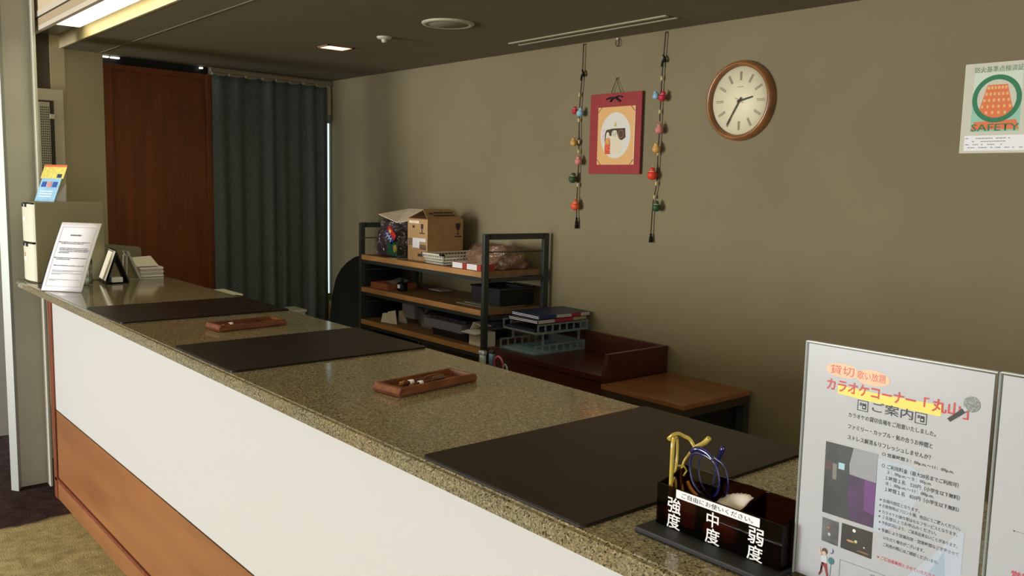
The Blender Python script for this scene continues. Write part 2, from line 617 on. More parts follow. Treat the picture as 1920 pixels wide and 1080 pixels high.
for a, b, lb in ((0.012, 0.045, 'small white light slot above door, left of a pair'), (0.058, 0.105, 'small white light slot above door, right of a pair'), (0.595, 0.612, 'tiny light gleam above the right end of the door')):
    bm = BM(); box(bm, a, b, 0.03, 0.05, 2.200, 2.209, M=EWM)
    tag(obj('light_slot', bm, mat('slot_glow', (255, 255, 250), 0.5, emit=((255, 255, 250), 1.2))), lb, 'lamp')  # glowing boxes stand in for light leaking through gaps above the door

# curtain
t = thing('curtain', tuple(EWM @ Vector((1.08, 0, 0))), 'full height slate grey pleated curtain beside wooden door', 'curtain')
bm = BM()
NX, NZ = 220, 36
c0, c1 = 0.655, 1.502
grid = []
folds = [0.0, 0.135, 0.27, 0.41, 0.53, 0.65, 0.77, 0.90, 1.0]
def fold_y(s, zz):
    k = 0
    while k < len(folds) - 2 and s > folds[k + 1]: k += 1
    q = (s - folds[k]) / (folds[k + 1] - folds[k])
    amp = 0.030 + 0.012 * sin(k * 2.1 + 1)
    lower = 1 - zz / 2.19
    amp *= 0.45 + 0.5 * min(1, lower * 2.5)
    sk = 0.18 * sin(k * 1.7 + 1)
    ph = q + sk * q * (1 - q) * 2
    soft = 0.5 - 0.5 * cos(2 * pi * ph)
    return -amp * (0.35 * sin(pi * ph) + 0.65 * soft) + 0.003 * sin(23 * s + 6 * lower)
for j in range(NZ + 1):
    zz = 2.175 * (1 - j / NZ) + 0.03 * (j / NZ)
    row = []
    for i in range(NX + 1):
        s = i / NX
        sag = -0.012 * abs(sin(pi * ((s * 8) % 1))) if j == 0 else 0
        row.append(bm.verts.new(EWM @ Vector((c0 + (c1 - c0) * s + 0.016 * s ** 6 * (1 - zz / 2.19) ** 1.5, 0.005 + fold_y(s, zz), zz + sag))))
    grid.append(row)
for j in range(NZ):
    for i in range(NX):
        q = bm.faces.new((grid[j][i], grid[j][i + 1], grid[j + 1][i + 1], grid[j + 1][i])); q.smooth = True
o = obj('fabric', bm, M_curtain, t)
md = o.modifiers.new('thick', 'SOLIDIFY'); md.thickness = 0.002
bm = BM(); box(bm, 0.64, L_END - 0.005, -0.012, 0.012, 2.183, 2.206, bev=0.003, M=EWM); obj('curtain_rail', bm, mat('rail_beige', (150, 140, 112), 0.5), t)
for k in range(9):
    bm = BM(); box(bm, c0 + (c1 - c0) * folds[k] - 0.004, c0 + (c1 - c0) * folds[k] + 0.004, -0.006, 0.006, 2.168, 2.19, M=EWM); obj('hook', bm, M_plain_grey, t)

# window behind the curtain, a sliver of it showing
bm = BM()
for a, b, z0, z1 in ((1.44, L_END, 1.93, 1.99), (1.44, L_END, 0.70, 0.75), (1.44, 1.46, 0.70, 1.99), (L_END - 0.005, L_END + 0.0, 0.70, 1.99)):
    box(bm, a, b, 0.014, 0.029, z0, z1, M=EWM)
wfr = struct('window_1', bm, mat('window_frame', (150, 152, 140), 0.4))
bm = BM(); box(bm, 1.46, L_END - 0.005, 0.020, 0.023, 0.75, 1.93, M=EWM); obj('pane', bm, clear('window_glass', (250, 255, 252), 0.2), wfr)
# low wooden post in the corner, under the window sliver
bm = BM(); box(bm, 2.945, 2.992, 5.42, 5.47, 0, 0.655, bev=0.003); struct('trim_9', bm, mat('corner_post', (150, 112, 92), 0.6))

# low white cupboard glimpsed behind the counter
t = thing('low_cupboard', (2.55, 5.28, 0), 'low white cupboard top behind counter, in front of the curtain', 'cupboard')
bx('body', M_cabw, t, 2.42, 2.625, 5.20, 5.36, 0, 0.69, bev=0.004)
bx('top', M_cabw, t, 2.41, 2.632, 5.19, 5.37, 0.69, 0.705, bev=0.003)

# ---------------------------------------------------------------- reception counter
t = thing('reception_counter', (1.2, 2.3, 0), 'long reception counter with granite top, white front and orange wood base panel', 'counter')
bm = BM()
prof = [(0.866, CT - 0.030), (0.866, CT - 0.010), (0.872, CT - 0.003), (0.879, CT - 0.002), (0.881, CT), (1.499, CT), (1.505, CT - 0.006), (1.505, CT - 0.030)]
A = [bm.verts.new((p[0], -0.6, p[1])) for p in prof]
B = [bm.verts.new((p[0], 4.67, p[1])) for p in prof]
n = len(prof)
bm.faces.new(A); bm.faces.new(B[::-1])
for i in range(n): bm.faces.new((A[i], B[i], B[(i + 1) % n], A[(i + 1) % n]))
bmesh.ops.recalc_face_normals(bm, faces=bm.faces)
prism(bm, [(1.008, 4.6702), (1.505, 4.6702), (1.505, 4.985), (1.008, 4.92)], 'z', CT - 0.030, CT)
obj('granite_top', bm, M_gran, t)
bx('carcass', M_dwood, t, 0.99, 1.42, -0.58, 4.50, 0.02, CT - 0.03)
bx('white_panel', M_white, t, 0.978, 0.99, -0.58, 4.487, 0.440, CT - 0.0305)
bx('shadow_strip', M_matedge, t, 0.981, 0.99, -0.58, 4.487, 0.434, 0.440)
bx('wood_panel', M_dwood, t, 0.978, 0.99, -0.58, 4.487, 0.106, 0.434)
bx('end_post', M_redwood, t, 0.970, 1.03, 4.489, 4.545, 0.0, CT - 0.0305, bev=0.002)
bx('plinth', M_dwood, t, 0.974, 0.992, -0.58, 4.520, 0.0, 0.086, bev=0.002)
bx('plinth_cap', M_redwood, t, 0.970, 0.99, -0.58, 4.53, 0.088, 0.104, bev=0.001)
bx('end_panel', M_redwood, t, 1.03, 1.42, 4.502, 4.54, 0.0, CT - 0.031)
bx('inner_worktop', M_tabletop, t, 1.42, 1.95, 0.6, 4.3, 0.79, 0.81)
bx('worktop_leg', M_steel, t, 1.90, 1.94, 0.62, 0.66, 0.0, 0.79)
bx('worktop_leg', M_steel, t, 1.90, 1.94, 4.24, 4.28, 0.0, 0.79)

# ---------------------------------------------------------------- desk mats
def desk_mat(y0, y1, skew, label):
    t = thing('desk_mat', (1.19, (y0 + y1) / 2, CT), label, 'desk mat', 'dark leather mats on the counter')
    x0, x1 = 0.884, 1.497
    def rr(x0, x1, y0, y1, rad):
        out = []
        for cx, cy, a in ((x1 - rad, y1 - rad, 0), (x0 + rad, y1 - rad, 90), (x0 + rad, y0 + rad, 180), (x1 - rad, y0 + rad, 270)):
            for k in range(6):
                an = radians(a + 18 * k)
                px, py = cx + rad * cos(an), cy + rad * sin(an)
                out.append((px, py + skew * (px - x0)))
        return out
    bm = BM(); prism(bm, rr(x0, x1, y0, y1, 0.012), 'z', CT + 0.0004, CT + 0.003); obj('underside', bm, M_matedge, t)
    bm = BM(); prism(bm, rr(x0 + 0.001, x1 - 0.001, y0 + 0.001, y1 - 0.001, 0.012), 'z', CT + 0.003, CT + 0.0055); obj('leather_top', bm, M_mat, t)
    return t
desk_mat(0.877, 1.297, 0.008, 'large dark brown leather desk mat nearest the camera, behind the glasses box')
desk_mat(2.164, 2.590, 0.012, 'dark brown leather desk mat between the two pen trays')
desk_mat(3.098, 3.530, -0.005, 'dark brown leather desk mat farthest from the camera, beyond the pen trays')

# ---------------------------------------------------------------- pen trays
def pen_tray(ox, oy, ang, ln, label, glabels):
    t = thing('pen_tray', (ox, oy, CT), label, 'tray', 'wooden pen trays on the counter')
    M = Matrix.Translation((ox, oy, CT)) @ Matrix.Rotation(ang, 4, 'Z')
    wd, hh = 0.098, 0.022
    bm = BM()
    box(bm, 0.004, ln - 0.004, 0.004, wd - 0.004, 0.0008, 0.006)
    obj_vs = bm.verts
    bmesh.ops.transform(bm, matrix=M, verts=bm.verts); obj('base', bm, M_tray, t)
    def wall(pr, ax, a0, a1):
        bm = BM(); prism(bm, pr, ax, a0, a1); bmesh.ops.transform(bm, matrix=M, verts=bm.verts); obj('side', bm, M_tray, t)
    wall([(0.0, 0.006), (0.003, 0.0008), (0.010, 0.0008), (0.009, hh), (0.003, hh)], 'x', 0.003, ln - 0.003)
    wall([(wd, 0.006), (wd - 0.003, 0.0008), (wd - 0.010, 0.0008), (wd - 0.009, hh), (wd - 0.003, hh)], 'x', 0.003, ln - 0.003)
    wall([(-0.004, 0.010), (0.002, 0.0008), (0.014, 0.0008), (0.012, hh), (0.003, hh - 0.001)], 'y', 0.001, wd - 0.001)
    wall([(ln + 0.004, 0.010), (ln - 0.002, 0.0008), (ln - 0.014, 0.0008), (ln - 0.012, hh), (ln - 0.003, hh - 0.001)], 'y', 0.001, wd - 0.001)
    return M
M_brass = mat('gold_metal', (210, 160, 110), 0.25, metal=0.9)
M_pen = mat('brown_pen_barrel', (92, 48, 30), 0.2, coat=0.5)
def pen(M, x, y, ang, label, grp, tagged=True, flip=1):
    P = M @ Matrix.Translation((x, y, 0.0150)) @ Matrix.Rotation(ang, 4, 'Z')
    base = P @ Vector((0.07, 0, 0))
    t = thing('ballpoint_pen', tuple(base), label, 'pen', grp)
    R = Matrix.Rotation(pi / 2, 4, 'Y')
    def part(name, prof, m):
        bm = BM(); lathe(bm, prof, (0, 0, 0), n=12); bmesh.ops.transform(bm, matrix=P @ R, verts=bm.verts); obj(name, bm, m, t)
    part('tip', [(0.0006, 0.0), (0.002, 0.004), (0.0042, 0.014)], M_brass)
    part('barrel', [(0.0042, 0.014), (0.0046, 0.02), (0.0046, 0.076), (0.0046, 0.077)], M_pen)
    part('ring', [(0.0049, 0.077), (0.0049, 0.080)], M_brass)
    part('cap', [(0.0046, 0.080), (0.0044, 0.128), (0.002, 0.132), (0.0018, 0.14), (0, 0.14)], M_pen)
    bm = BM(); box(bm, 0.088, 0.128, -0.001, 0.001, 0.0055, 0.0068); bmesh.ops.transform(bm, matrix=P, verts=bm.verts); obj('clip', bm, M_brass, t)
    if tagged:
        bm = BM(); lathe(bm, [(0.0052, 0.034), (0.0066, 0.035), (0.0066, 0.047), (0.0052, 0.048)], (0, 0, 0), n=10)
        bmesh.ops.transform(bm, matrix=P @ R, verts=bm.verts)
        o = obj('name_band', bm, M_paper, t); o['label'] = 'white paper band'
Mt = pen_tray(1.0935, 1.6925, radians(8), 0.252, 'near reddish wooden pen tray on bare granite, closest to the large mat', None)
pen(Mt, 0.055, 0.034, radians(6), 'brown ballpoint pen with white band, front one in the near wooden tray', 'pens in the near tray')
pen(Mt, 0.045, 0.060, radians(2), 'brown ballpoint pen with white band, rear one in the near wooden tray', 'pens in the near tray')
pen(Mt, 0.060, 0.075, radians(-4), 'plain brown ballpoint pen without band in the near wooden tray', 'pens in the near tray', tagged=False)
Mt = pen_tray(1.092, 2.76, radians(6), 0.243, 'far reddish wooden pen tray on granite between the two farther mats', None)
pen(Mt, 0.024, 0.045, radians(8), 'brown ballpoint pen with white band, front one in the far wooden tray', 'pens in the far tray')
pen(Mt, 0.060, 0.068, radians(4), 'plain gold and brown ballpoint pen, rear one in the far wooden tray', 'pens in the far tray', tagged=False)

# ---------------------------------------------------------------- glasses box
t = thing('reading_glasses_holder', (0.99, 0.71, CT), 'smoked brown acrylic three-compartment box for reading glasses with white lettering', 'holder')
bx('base_plate', M_black, t, 0.938, 1.052, 0.603, 0.826, CT + 0.0005, CT + 0.009, bev=0.002)
bz = CT + 0.009
M_smokeb = clear('smoked_acrylic_dark', (150, 112, 96), 0.12)
bx('front_wall', M_smoke, t, 0.974, 0.977, 0.606, 0.816, bz, CT + 0.070)
bx('back_wall', M_smokeb, t, 1.036, 1.039, 0.606, 0.816, bz, CT + 0.084)
for k, yy in enumerate((0.606, 0.672, 0.744, 0.813)):
    bm = BM(); prism(bm, [(0.977, bz), (1.036, bz), (1.036, CT + 0.083), (0.977, CT + 0.069)], 'y', yy, yy + 0.003)
    obj('divider' if k in (1, 2) else 'side_wall', bm, M_smoke if k in (1, 2) else M_smokeb, t)
# sloped inner floors
for a, b in ((0.610, 0.671), (0.676, 0.743), (0.748, 0.812)):
    bx('inner_floor', mat('brown_felt', (52, 34, 26), 0.8), t, 0.9775, 1.0355, a, b, bz, bz + 0.003)
M_lett = mat('white_vinyl', (232, 232, 230), 0.6)
def ft(s, y, z, wd, ht, m=M_lett, x=0.9735, bold=0.012, par=None, name='lettering'):
    return text(s, wd, ht, m, par or t, Matrix.Translation((x, y, z)) @ FACE_X, name=name, bold=bold)
ft('強', 0.7955, 1.0775, 0.0245, 0.0235); ft('度', 0.7955, 1.0545, 0.0245, 0.0225)
ft('中', 0.7255, 1.0785, 0.0205, 0.0215); ft('度', 0.7265, 1.0545, 0.0245, 0.0225)
ft('弱', 0.6575, 1.0775, 0.0245, 0.0225); ft('度', 0.6575, 1.0545, 0.0245, 0.0215)
bx('paper_label', M_paper, t, 0.9728, 0.9735, 0.640, 0.780, 1.1025, 1.1145)
ft('ご自由にお使いください。', 0.7700, 1.1050, 0.120, 0.0075, m=M_ink, x=0.9724, bold=0.0)
# red-brown cushions behind the front
for a, b, h in ((0.750, 0.809, 0.030), (0.684, 0.740, 0.026)):
    bm = BM(); box(bm, 0.980, 1.030, a, b, bz + 0.0035, bz + h, bev=0.008); obj('cushion', bm, mat('pink_felt', (226, 160, 140), 0.9), t)

# glasses
def glasses(name, label, M_f, spec):
    t = thing(name, spec['at'], label, 'glasses', 'reading glasses in the smoked box')
    return t
t = glasses('reading_glasses', 'yellow folded reading glasses standing in the left compartment of the smoked box', None, {'at': (1.01, 0.80, 1.09)})
bm = BM()
def loop_rim(bm, c, ra, rb, th, M, n=22, pw=2.6):
    pts = []
    for k in range(n):
        a = 2 * pi * k / n
        ca, sa = cos(a), sin(a)
        pts.append(M @ Vector((ra * (abs(ca) ** (2 / pw)) * (1 if ca > 0 else -1) + c[0], rb * (abs(sa) ** (2 / pw)) * (1 if sa > 0 else -1) + c[1], 0)))
    tube(bm, pts, th, 6, closed=True)
# yellow front stands nearly edge-on: plane along x, vertical
My = Matrix.Translation((0.986, 0.800, 1.118)) @ Matrix.Rotation(radians(27), 4, 'Z') @ Matrix.Rotation(pi / 2, 4, 'X')
bm = BM(); loop_rim(bm, (0.014, 0.036), 0.017, 0.026, 0.0022, My); obj('rim', bm, M_gold, t)
bm = BM(); loop_rim(bm, (0.014, -0.026), 0.017, 0.026, 0.0022, My); obj('rim', bm, M_gold, t)
for cc in (0.036, -0.026):
    bm = BM()
    vs = [bm.verts.new(My @ Vector((0.014 + 0.016 * cos(2 * pi * k / 18), cc + 0.025 * sin(2 * pi * k / 18), 0))) for k in range(18)]
    bm.faces.new(vs); obj('lens', bm, M_lens, t)
bm = BM(); tube(bm, [My @ Vector(p) for p in ((-0.003, -0.030, 0), (-0.0035, 0.0, 0), (-0.003, 0.034, 0), (-0.002, 0.058, 0), (0.004, 0.063, 0))], 0.0038, 8, flat=0.7); obj('brow_bar', bm, M_gold, t)
bm = BM(); tube(bm, [(0.990, 0.812, 1.178), (1.000, 0.812, 1.183), (1.012, 0.812, 1.1825), (1.024, 0.812, 1.177), (1.03, 0.806, 1.173), (1.03, 0.797, 1.165), (1.03, 0.795, 1.158)], [0.0035, 0.003, 0.003, 0.003, 0.003, 0.0027, 0.002], 8); obj('temple_arm', bm, M_gold, t)
bm = BM(); tube(bm, [(1.03, 0.770, 1.183), (1.03, 0.775, 1.177), (1.03, 0.782, 1.171), (1.03, 0.796, 1.162), (1.03, 0.807, 1.147), (1.03, 0.815, 1.133), (1.029, 0.817, 1.110), (1.028, 0.809, 1.085), (1.028, 0.802, 1.068)], [0.0038, 0.0044, 0.004, 0.0024, 0.002, 0.002, 0.002, 0.002, 0.002], 8); obj('temple_arm', bm, M_gold, t)
bm = BM(); tube(bm, [(1.012, 0.812, 1.134), (1.02, 0.806, 1.133), (1.024, 0.803, 1.126), (1.02, 0.806, 1.118)], 0.0016, 6); obj('nose_pad', bm, M_gold, t)
bm = BM(); tube(bm, [(1.03, 0.806, 1.108), (1.03, 0.800, 1.099), (1.03, 0.790, 1.092), (1.03, 0.780, 1.086), (1.028, 0.772, 1.075)], 0.003, 8); obj('arm_end', bm, mat('amber_plastic', (176, 110, 30), 0.2, coat=0.5), t)
t = glasses('reading_glasses', 'dark blue reading glasses standing beside the yellow pair in the smoked box', None, {'at': (1.0, 0.75, 1.08)})
rim = [(1.0, 0.774, 1.164), (1.0, 0.762, 1.167), (1.0, 0.750, 1.166), (1.0, 0.736, 1.160), (1.0, 0.729, 1.147), (1.0, 0.7265, 1.132), (1.0, 0.730, 1.118), (1.0, 0.737, 1.111), (1.0, 0.746, 1.108), (1.0, 0.758, 1.110), (1.0, 0.767, 1.116), (1.0, 0.775, 1.127), (1.0, 0.779, 1.142), (1.0, 0.778, 1.155)]
bm = BM(); tube(bm, rim, 0.0017, 7, closed=True); obj('rim', bm, M_blue, t)
bm = BM(); bm.faces.new([bm.verts.new(p) for p in rim]); obj('lens', bm, M_lens, t)
bm = BM(); tube(bm, [(p[0] + 0.018, p[1] - 0.002, p[2] - 0.006) for p in rim], 0.0014, 6, closed=True); obj('rim', bm, M_blue, t)
bm = BM(); tube(bm, [(0.999, 0.778, 1.166), (1.0, 0.770, 1.172), (1.002, 0.760, 1.1725), (1.002, 0.748, 1.169), (1.0, 0.739, 1.163)], [0.0025, 0.0038, 0.0042, 0.0038, 0.0022], 8); obj('hinge_block', bm, M_blue, t)
bm = BM(); tube(bm, [(1.02, 0.737, 1.180), (1.02, 0.738, 1.176), (1.02, 0.741, 1.169), (1.02, 0.744, 1.160), (1.019, 0.747, 1.145), (1.018, 0.750, 1.12), (1.016, 0.752, 1.07)], [0.0028, 0.0042, 0.0036, 0.0026, 0.002, 0.0018, 0.0018], 8); obj('temple_arm', bm, M_blue, t)
bm = BM(); tube(bm, [(1.0, 0.745, 1.106), (1.001, 0.750, 1.092), (1.002, 0.757, 1.066)], [0.003, 0.0038, 0.003], 8); obj('bridge', bm, M_blue, t)
# lens cloth
bm = BM()
NC = 20
g = []
for i in range(NC + 1):
    s = i / NC
    row = []
    for j in range(7):
        q = j / 6
        y = 0.738 - 0.058 * s
        ztop = 1.104 + 0.022 * s ** 0.7 + 0.0007 * sin(i * 2.2) - (0.004 * max(0, (s - 0.85) / 0.15))
        row.append(bm.verts.new((0.990 + 0.030 * q + 0.004 * sin(5 * s), y, ztop - 0.018 * (1 - q) ** 1.6 - 0.0015 * sin(3 * s + 3 * q) - (0 if j else 0.03))))
    g.append(row)
for i in range(NC):
    for j in range(6):
        q_ = bm.faces.new((g[i][j], g[i + 1][j], g[i + 1][j + 1], g[i][j + 1])); q_.smooth = True
o = obj('lens_cloth', bm, mat('white_cloth', (214, 208, 200), 0.9), loc=(1.0, 0.71, 1.09))
o.modifiers.new('th', 'SOLIDIFY').thickness = 0.002
tag(o, 'white scalloped lens cloth tucked in the middle compartment of the smoked box', 'cloth')

# ---------------------------------------------------------------- acrylic signs
def stand(y1, y0, z1, label, nm='acrylic_sign_stand'):
    t = thing(nm, (1.0, (y0 + y1) / 2, CT), label, 'sign', 'acrylic sign stands on the counter')
    bx('front_sheet', M_acryl, t, 0.9950, 0.9962, y0, y1, CT + 0.004, z1)
    bx('back_sheet', M_acryl, t, 0.9986, 1.0010, y0, y1, CT + 0.004, z1)
    bx('foot', M_acryl, t, 0.975, 1.045, y0, y1, CT + 0.0005, CT + 0.004)
    bx('edge', mat('acrylic_edge', (196, 204, 204), 0.2), t, 0.9950, 1.001, y1 - 0.0012, y1, CT + 0.004, z1)
    bx('edge', MATS['acrylic_edge'], t, 0.9950, 1.001, y0, y1, z1 - 0.0012, z1)
    p = bx('poster_sheet', mat('poster_paper', (184, 183, 188), 0.5), t, 0.9972, 0.9982, y0 + 0.003, y1 - 0.0035, CT + 0.006, z1 - 0.0035)
    return t
t = stand(0.6022, 0.3735, 1.3565, 'white karaoke price poster in clear acrylic stand, right of glasses box')
X_ = 0.99685
def pt(s, y0, y1, z, ht, m=M_ink, bold=0.010, dx=0.0):
    return text(s, abs(y0 - y1), ht, m, t, Matrix.Translation((X_ - dx, y0, z)) @ FACE_X, bold=bold)
M_peach = mat('peach_ink', (240, 196, 160), 0.7)
M_yel = mat('yellow_ink', (246, 226, 110), 0.7)
M_lblue = mat('pale_blue_ink', (190, 197, 210), 0.7)
M_mblue = mat('mid_blue_ink', (168, 184, 202), 0.7)
poly('print_oval', ell(0.5515, 1.3260, 0.0222, 0.0088, X_ + 0.00012), M_peach, t)
poly('print_oval', ell(0.5130, 1.3240, 0.0222, 0.0095, X_ + 0.00006), M_peach, t)
pt('貸切', 0.5675, 0.5360, 1.3205, 0.0115, M_redink, 0.0)
pt('歌い放題', 0.5320, 0.4960, 1.3200, 0.0100, M_redink, 0.0)
poly('print_band', [(X_ + 0.0001, 0.556, 1.3075), (X_ + 0.0001, 0.556, 1.297), (X_ + 0.0001, 0.520, 1.295), (X_ + 0.0001, 0.430, 1.295), (X_ + 0.0001, 0.430, 1.308), (X_ + 0.0001, 0.500, 1.3065)][::-1], M_yel, t)
pt('カラオケコーナー', 0.571, 0.4590, 1.2995, 0.0145, M_redink, 0.022, 0.0001)
pt('「', 0.4500, 0.4440, 1.3020, 0.0115, M_redink, 0.02, 0.0001)
pt('丸山', 0.4405, 0.4090, 1.2990, 0.0155, M_redink, 0.022, 0.0001)
pt('」', 0.4060, 0.4000, 1.2975, 0.0110, M_redink, 0.02, 0.0001)
pt('ご案内', 0.5105, 0.4610, 1.2835, 0.0125, M_ink, 0.008)
for ya in (0.5290, 0.4585):
    bm = BM()
    for a, b, c, d in ((0, .0135, 0, .0008), (0, .0135, .0122, .013), (0, .0008, 0, .013), (.0127, .0135, 0, .013),
                       (.0062, .0108, .0025, .0095), (.0025, .0050, .0065, .0072), (.0030, .0050, .0082, .0090), (.0030, .0037, .0065, .0102), (.0046, .0053, .0065, .0102)):
        box(bm, X_ - 0.0001, X_, ya - b, ya - a, 1.2815 + c, 1.2815 + d)
    obj('print_icon', bm, M_ink, t)
    bm = BM(); box(bm, X_ - 0.0003, X_ - 0.0002, ya - .0095, ya - .0075, 1.2815 + .0045, 1.2815 + .0062); obj('print_icon', bm, M_paper, t)
# microphone picture
poly('print_photo', ell(0.3975, 1.3158, 0.0088, 0.0088, X_ - 0.0003), mat('mic_grey', (128, 130, 132), 0.6, var=0.3, vscale=700), t)
poly('print_photo', [(X_ - 0.0004, y, z) for y, z in ((0.4040, 1.3120), (0.4010, 1.3085), (0.4040, 1.3060), (0.4075, 1.3098))], mat('mic_collar', (186, 188, 190), 0.5), t)
poly('print_photo', [(X_ - 0.0002, y, z) for y, z in ((0.4060, 1.3105), (0.4020, 1.3065), (0.4190, 1.2915), (0.4225, 1.2945))], M_ink, t)
# pale blue background shapes
poly('print_shape', [(X_ + 0.0002, y, z) for y, z in ((0.499, 1.230), (0.455, 1.2285), (0.440, 1.2150), (0.462, 1.160), (0.490, 1.139), (0.4985, 1.139))], M_lblue, t)
poly('print_shape', [(X_ + 0.0001, y, z) for y, z in ((0.398, 1.171), (0.394, 1.171), (0.394, 1.060), (0.470, 1.060), (0.452, 1.100))], M_lblue, t)
poly('print_shape', [(X_ + 0.00005, y, z) for y, z in ((0.414, 1.142), (0.410, 1.108), (0.404, 1.066), (0.452, 1.066), (0.440, 1.090))], M_mblue, t)
pt('カラオケの貸切会場をご用意いたしました。', 0.5400, 0.4335, 1.2705, 0.0062)
pt('ファミリー・カップル・気の合うお仲間と', 0.5395, 0.4360, 1.2560, 0.0062)
pt('ストレス解消＆リフレッシュしませんか？', 0.5390, 0.4370, 1.2425, 0.0062)
pt('○ 営業時間３：00p.m.～11：00p.m.', 0.4940, 0.4105, 1.2325, 0.0054)
pt('○ ご利用料金（最大20名までご利用可）', 0.4935, 0.4045, 1.2190, 0.0056)
pt('３：00p.m.～８：00p.m.', 0.4865, 0.4335, 1.2122, 0.0050)
pt('１時間１名　520円（小学生以下無料）', 0.4880, 0.4020, 1.2052, 0.0054)
pt('８：00p.m.～11：00p.m.', 0.4870, 0.4300, 1.1984, 0.0050)
pt('１時間１名　820円（小学生以下無料）', 0.4875, 0.4020, 1.1914, 0.0054)
M_mid = mat('dark_grey_ink', (92, 92, 100), 0.6)
for s, a, b, z in (('※ 会場内禁煙となります。', 0.493, 0.445, 1.1775), ('※ お飲物等はフロント横、売店にてご購入ください。', 0.493, 0.3985, 1.1708),
                   ('※ カラオケの操作等はセルフサービスとなります。', 0.493, 0.401, 1.1634), ('※ ２名様以上でお申込みください。', 0.493, 0.424, 1.1572),
                   ('※ 予約状況により、ご延長出来ないことがあります。', 0.492, 0.400, 1.1502), ('※ 季節により営業内容・営業時間など変更させて', 0.492, 0.398, 1.1412),
                   ('いただく場合がございます。', 0.485, 0.436, 1.1325), ('ご利用の際にはご確認くださいませ。', 0.485, 0.419, 1.1242)):
    pt(s, a, b, z, 0.0046, M_mid)
pt('※ ご宿泊者専用とさせていただきます。', 0.491, 0.415, 1.1065, 0.0048, M_pinkink)
# printed photographs on the poster
def pq(pts, m, dx=0.0):
    return poly('print_photo', [(X_ - dx, y, z) for y, z in pts], m, t)
pq([(0.5670, 1.2335), (0.4990, 1.2335), (0.4985, 1.1420), (0.5660, 1.1420)], mat('photo_dark', (44, 46, 48), 0.5, var=0.25, vscale=30))
pq([(0.5300, 1.2335), (0.4990, 1.2335), (0.4990, 1.1980), (0.5330, 1.1995), (0.5340, 1.212)], mat('photo_grey', (150, 150, 156), 0.5), 0.0001)
pq([(0.5340, 1.2000), (0.4990, 1.1970), (0.4986, 1.1425), (0.5280, 1.1435), (0.5340, 1.165)], mat('photo_purple', (66, 34, 78), 0.5, var=0.2, vscale=40), 0.0002)
pq([(0.5130, 1.1985), (0.4990, 1.1970), (0.4988, 1.158), (0.5120, 1.160)], mat('photo_violet', (106, 54, 122), 0.5), 0.0003)
pq([(0.5480, 1.2110), (0.5400, 1.2110), (0.5400, 1.2030), (0.5480, 1.2030)], mat('photo_screen', (170, 205, 220), 0.5), 0.0003)
pq([(0.5560, 1.2080), (0.5500, 1.2080), (0.5500, 1.1880), (0.5550, 1.1880)], mat('photo_pillar', (120, 118, 110), 0.5), 0.0002)
pq([(0.5655, 1.2100), (0.5575, 1.2100), (0.5575, 1.1980), (0.5655, 1.1980)], mat('photo_wine', (84, 50, 48), 0.5), 0.0002)
pq([(0.5650, 1.1355), (0.5425, 1.1350), (0.5422, 1.1040), (0.5645, 1.1050)], mat('photo_smoke', (78, 76, 78), 0.5, var=0.35, vscale=60))
pq([(0.5385, 1.1360), (0.4985, 1.1365), (0.4980, 1.1030), (0.5385, 1.1040)], mat('photo_night', (40, 34, 24), 0.5, var=0.3, vscale=60))
for cy, cz, ra, rb, c in ((0.522, 1.131, 0.0022, 0.0022, (236, 236, 220)), (0.519, 1.118, 0.0020, 0.0020, (196, 206, 150)), (0.526, 1.1165, 0.0050, 0.0014, (204, 150, 96)),
                          (0.508, 1.114, 0.001, 0.001, (220, 230, 220)), (0.509, 1.1075, 0.0080, 0.0009, (150, 104, 60)), (0.556, 1.1245, 0.0015, 0.0015, (196, 110, 84)), (0.5545, 1.116, 0.0018, 0.0022, (200, 196, 186))):
    poly('print_photo', ell(cy, cz, ra, rb, X_ - 0.0002, 14), mat('spot%d%d' % c[:2], c, 0.6), t)
# small singer drawing
M_skin = mat('drawing_skin', (220, 190, 170), 0.7); M_hair = mat('drawing_hair', (96, 70, 60), 0.7); M_pants = mat('drawing_trousers', (150, 60, 60), 0.7); M_teal = mat('drawing_teal', (70, 120, 130), 0.7)
for pts, m in (([(0.5640, 1.0860), (0.5560, 1.0870), (0.5545, 1.0770), (0.5625, 1.0765)], mat('drawing_shirt', (206, 206, 214), 0.7)),
               ([(0.5625, 1.0770), (0.5550, 1.0770), (0.5535, 1.0680), (0.5515, 1.0590), (0.5540, 1.0588), (0.5575, 1.0700)], M_pants),
               ([(0.5625, 1.0770), (0.5590, 1.0770), (0.5620, 1.0680), (0.5660, 1.0600), (0.5640, 1.0585), (0.5605, 1.0650)], M_pants),
               ([(0.5640, 1.0850), (0.5672, 1.0900), (0.5668, 1.0965), (0.5655, 1.0965), (0.5650, 1.0905), (0.5620, 1.0860)], M_skin)):
    pq(pts, m, 0.0002)
poly('print_drawing', ell(0.5590, 1.0920, 0.0040, 0.0042, X_ - 0.0001, 14), M_hair, t)
poly('print_drawing', ell(0.5595, 1.0895, 0.0026, 0.0026, X_ - 0.0003, 14), M_skin, t)
poly('print_drawing', ell(0.5495, 1.0825, 0.0042, 0.0046, X_ - 0.0002, 14), M_teal, t)
pq([(0.5500, 1.0790), (0.5492, 1.0790), (0.5497, 1.0600), (0.5505, 1.0600)], M_teal)
pt('♪', 0.5510, 0.5460, 1.0915, 0.0075, mat('purple_ink', (110, 90, 150), 0.6))
bm = BM(); box(bm, X_, X_ + 0.0001, 0.420, 0.538, 1.0885, 1.0891); box(bm, X_, X_ + 0.0001, 0.5374, 0.538, 1.06, 1.0891); obj('print_rule', bm, M_greyink, t)
pt('ご利用', 0.4990, 0.4850, 1.0790, 0.0055, M_mid)
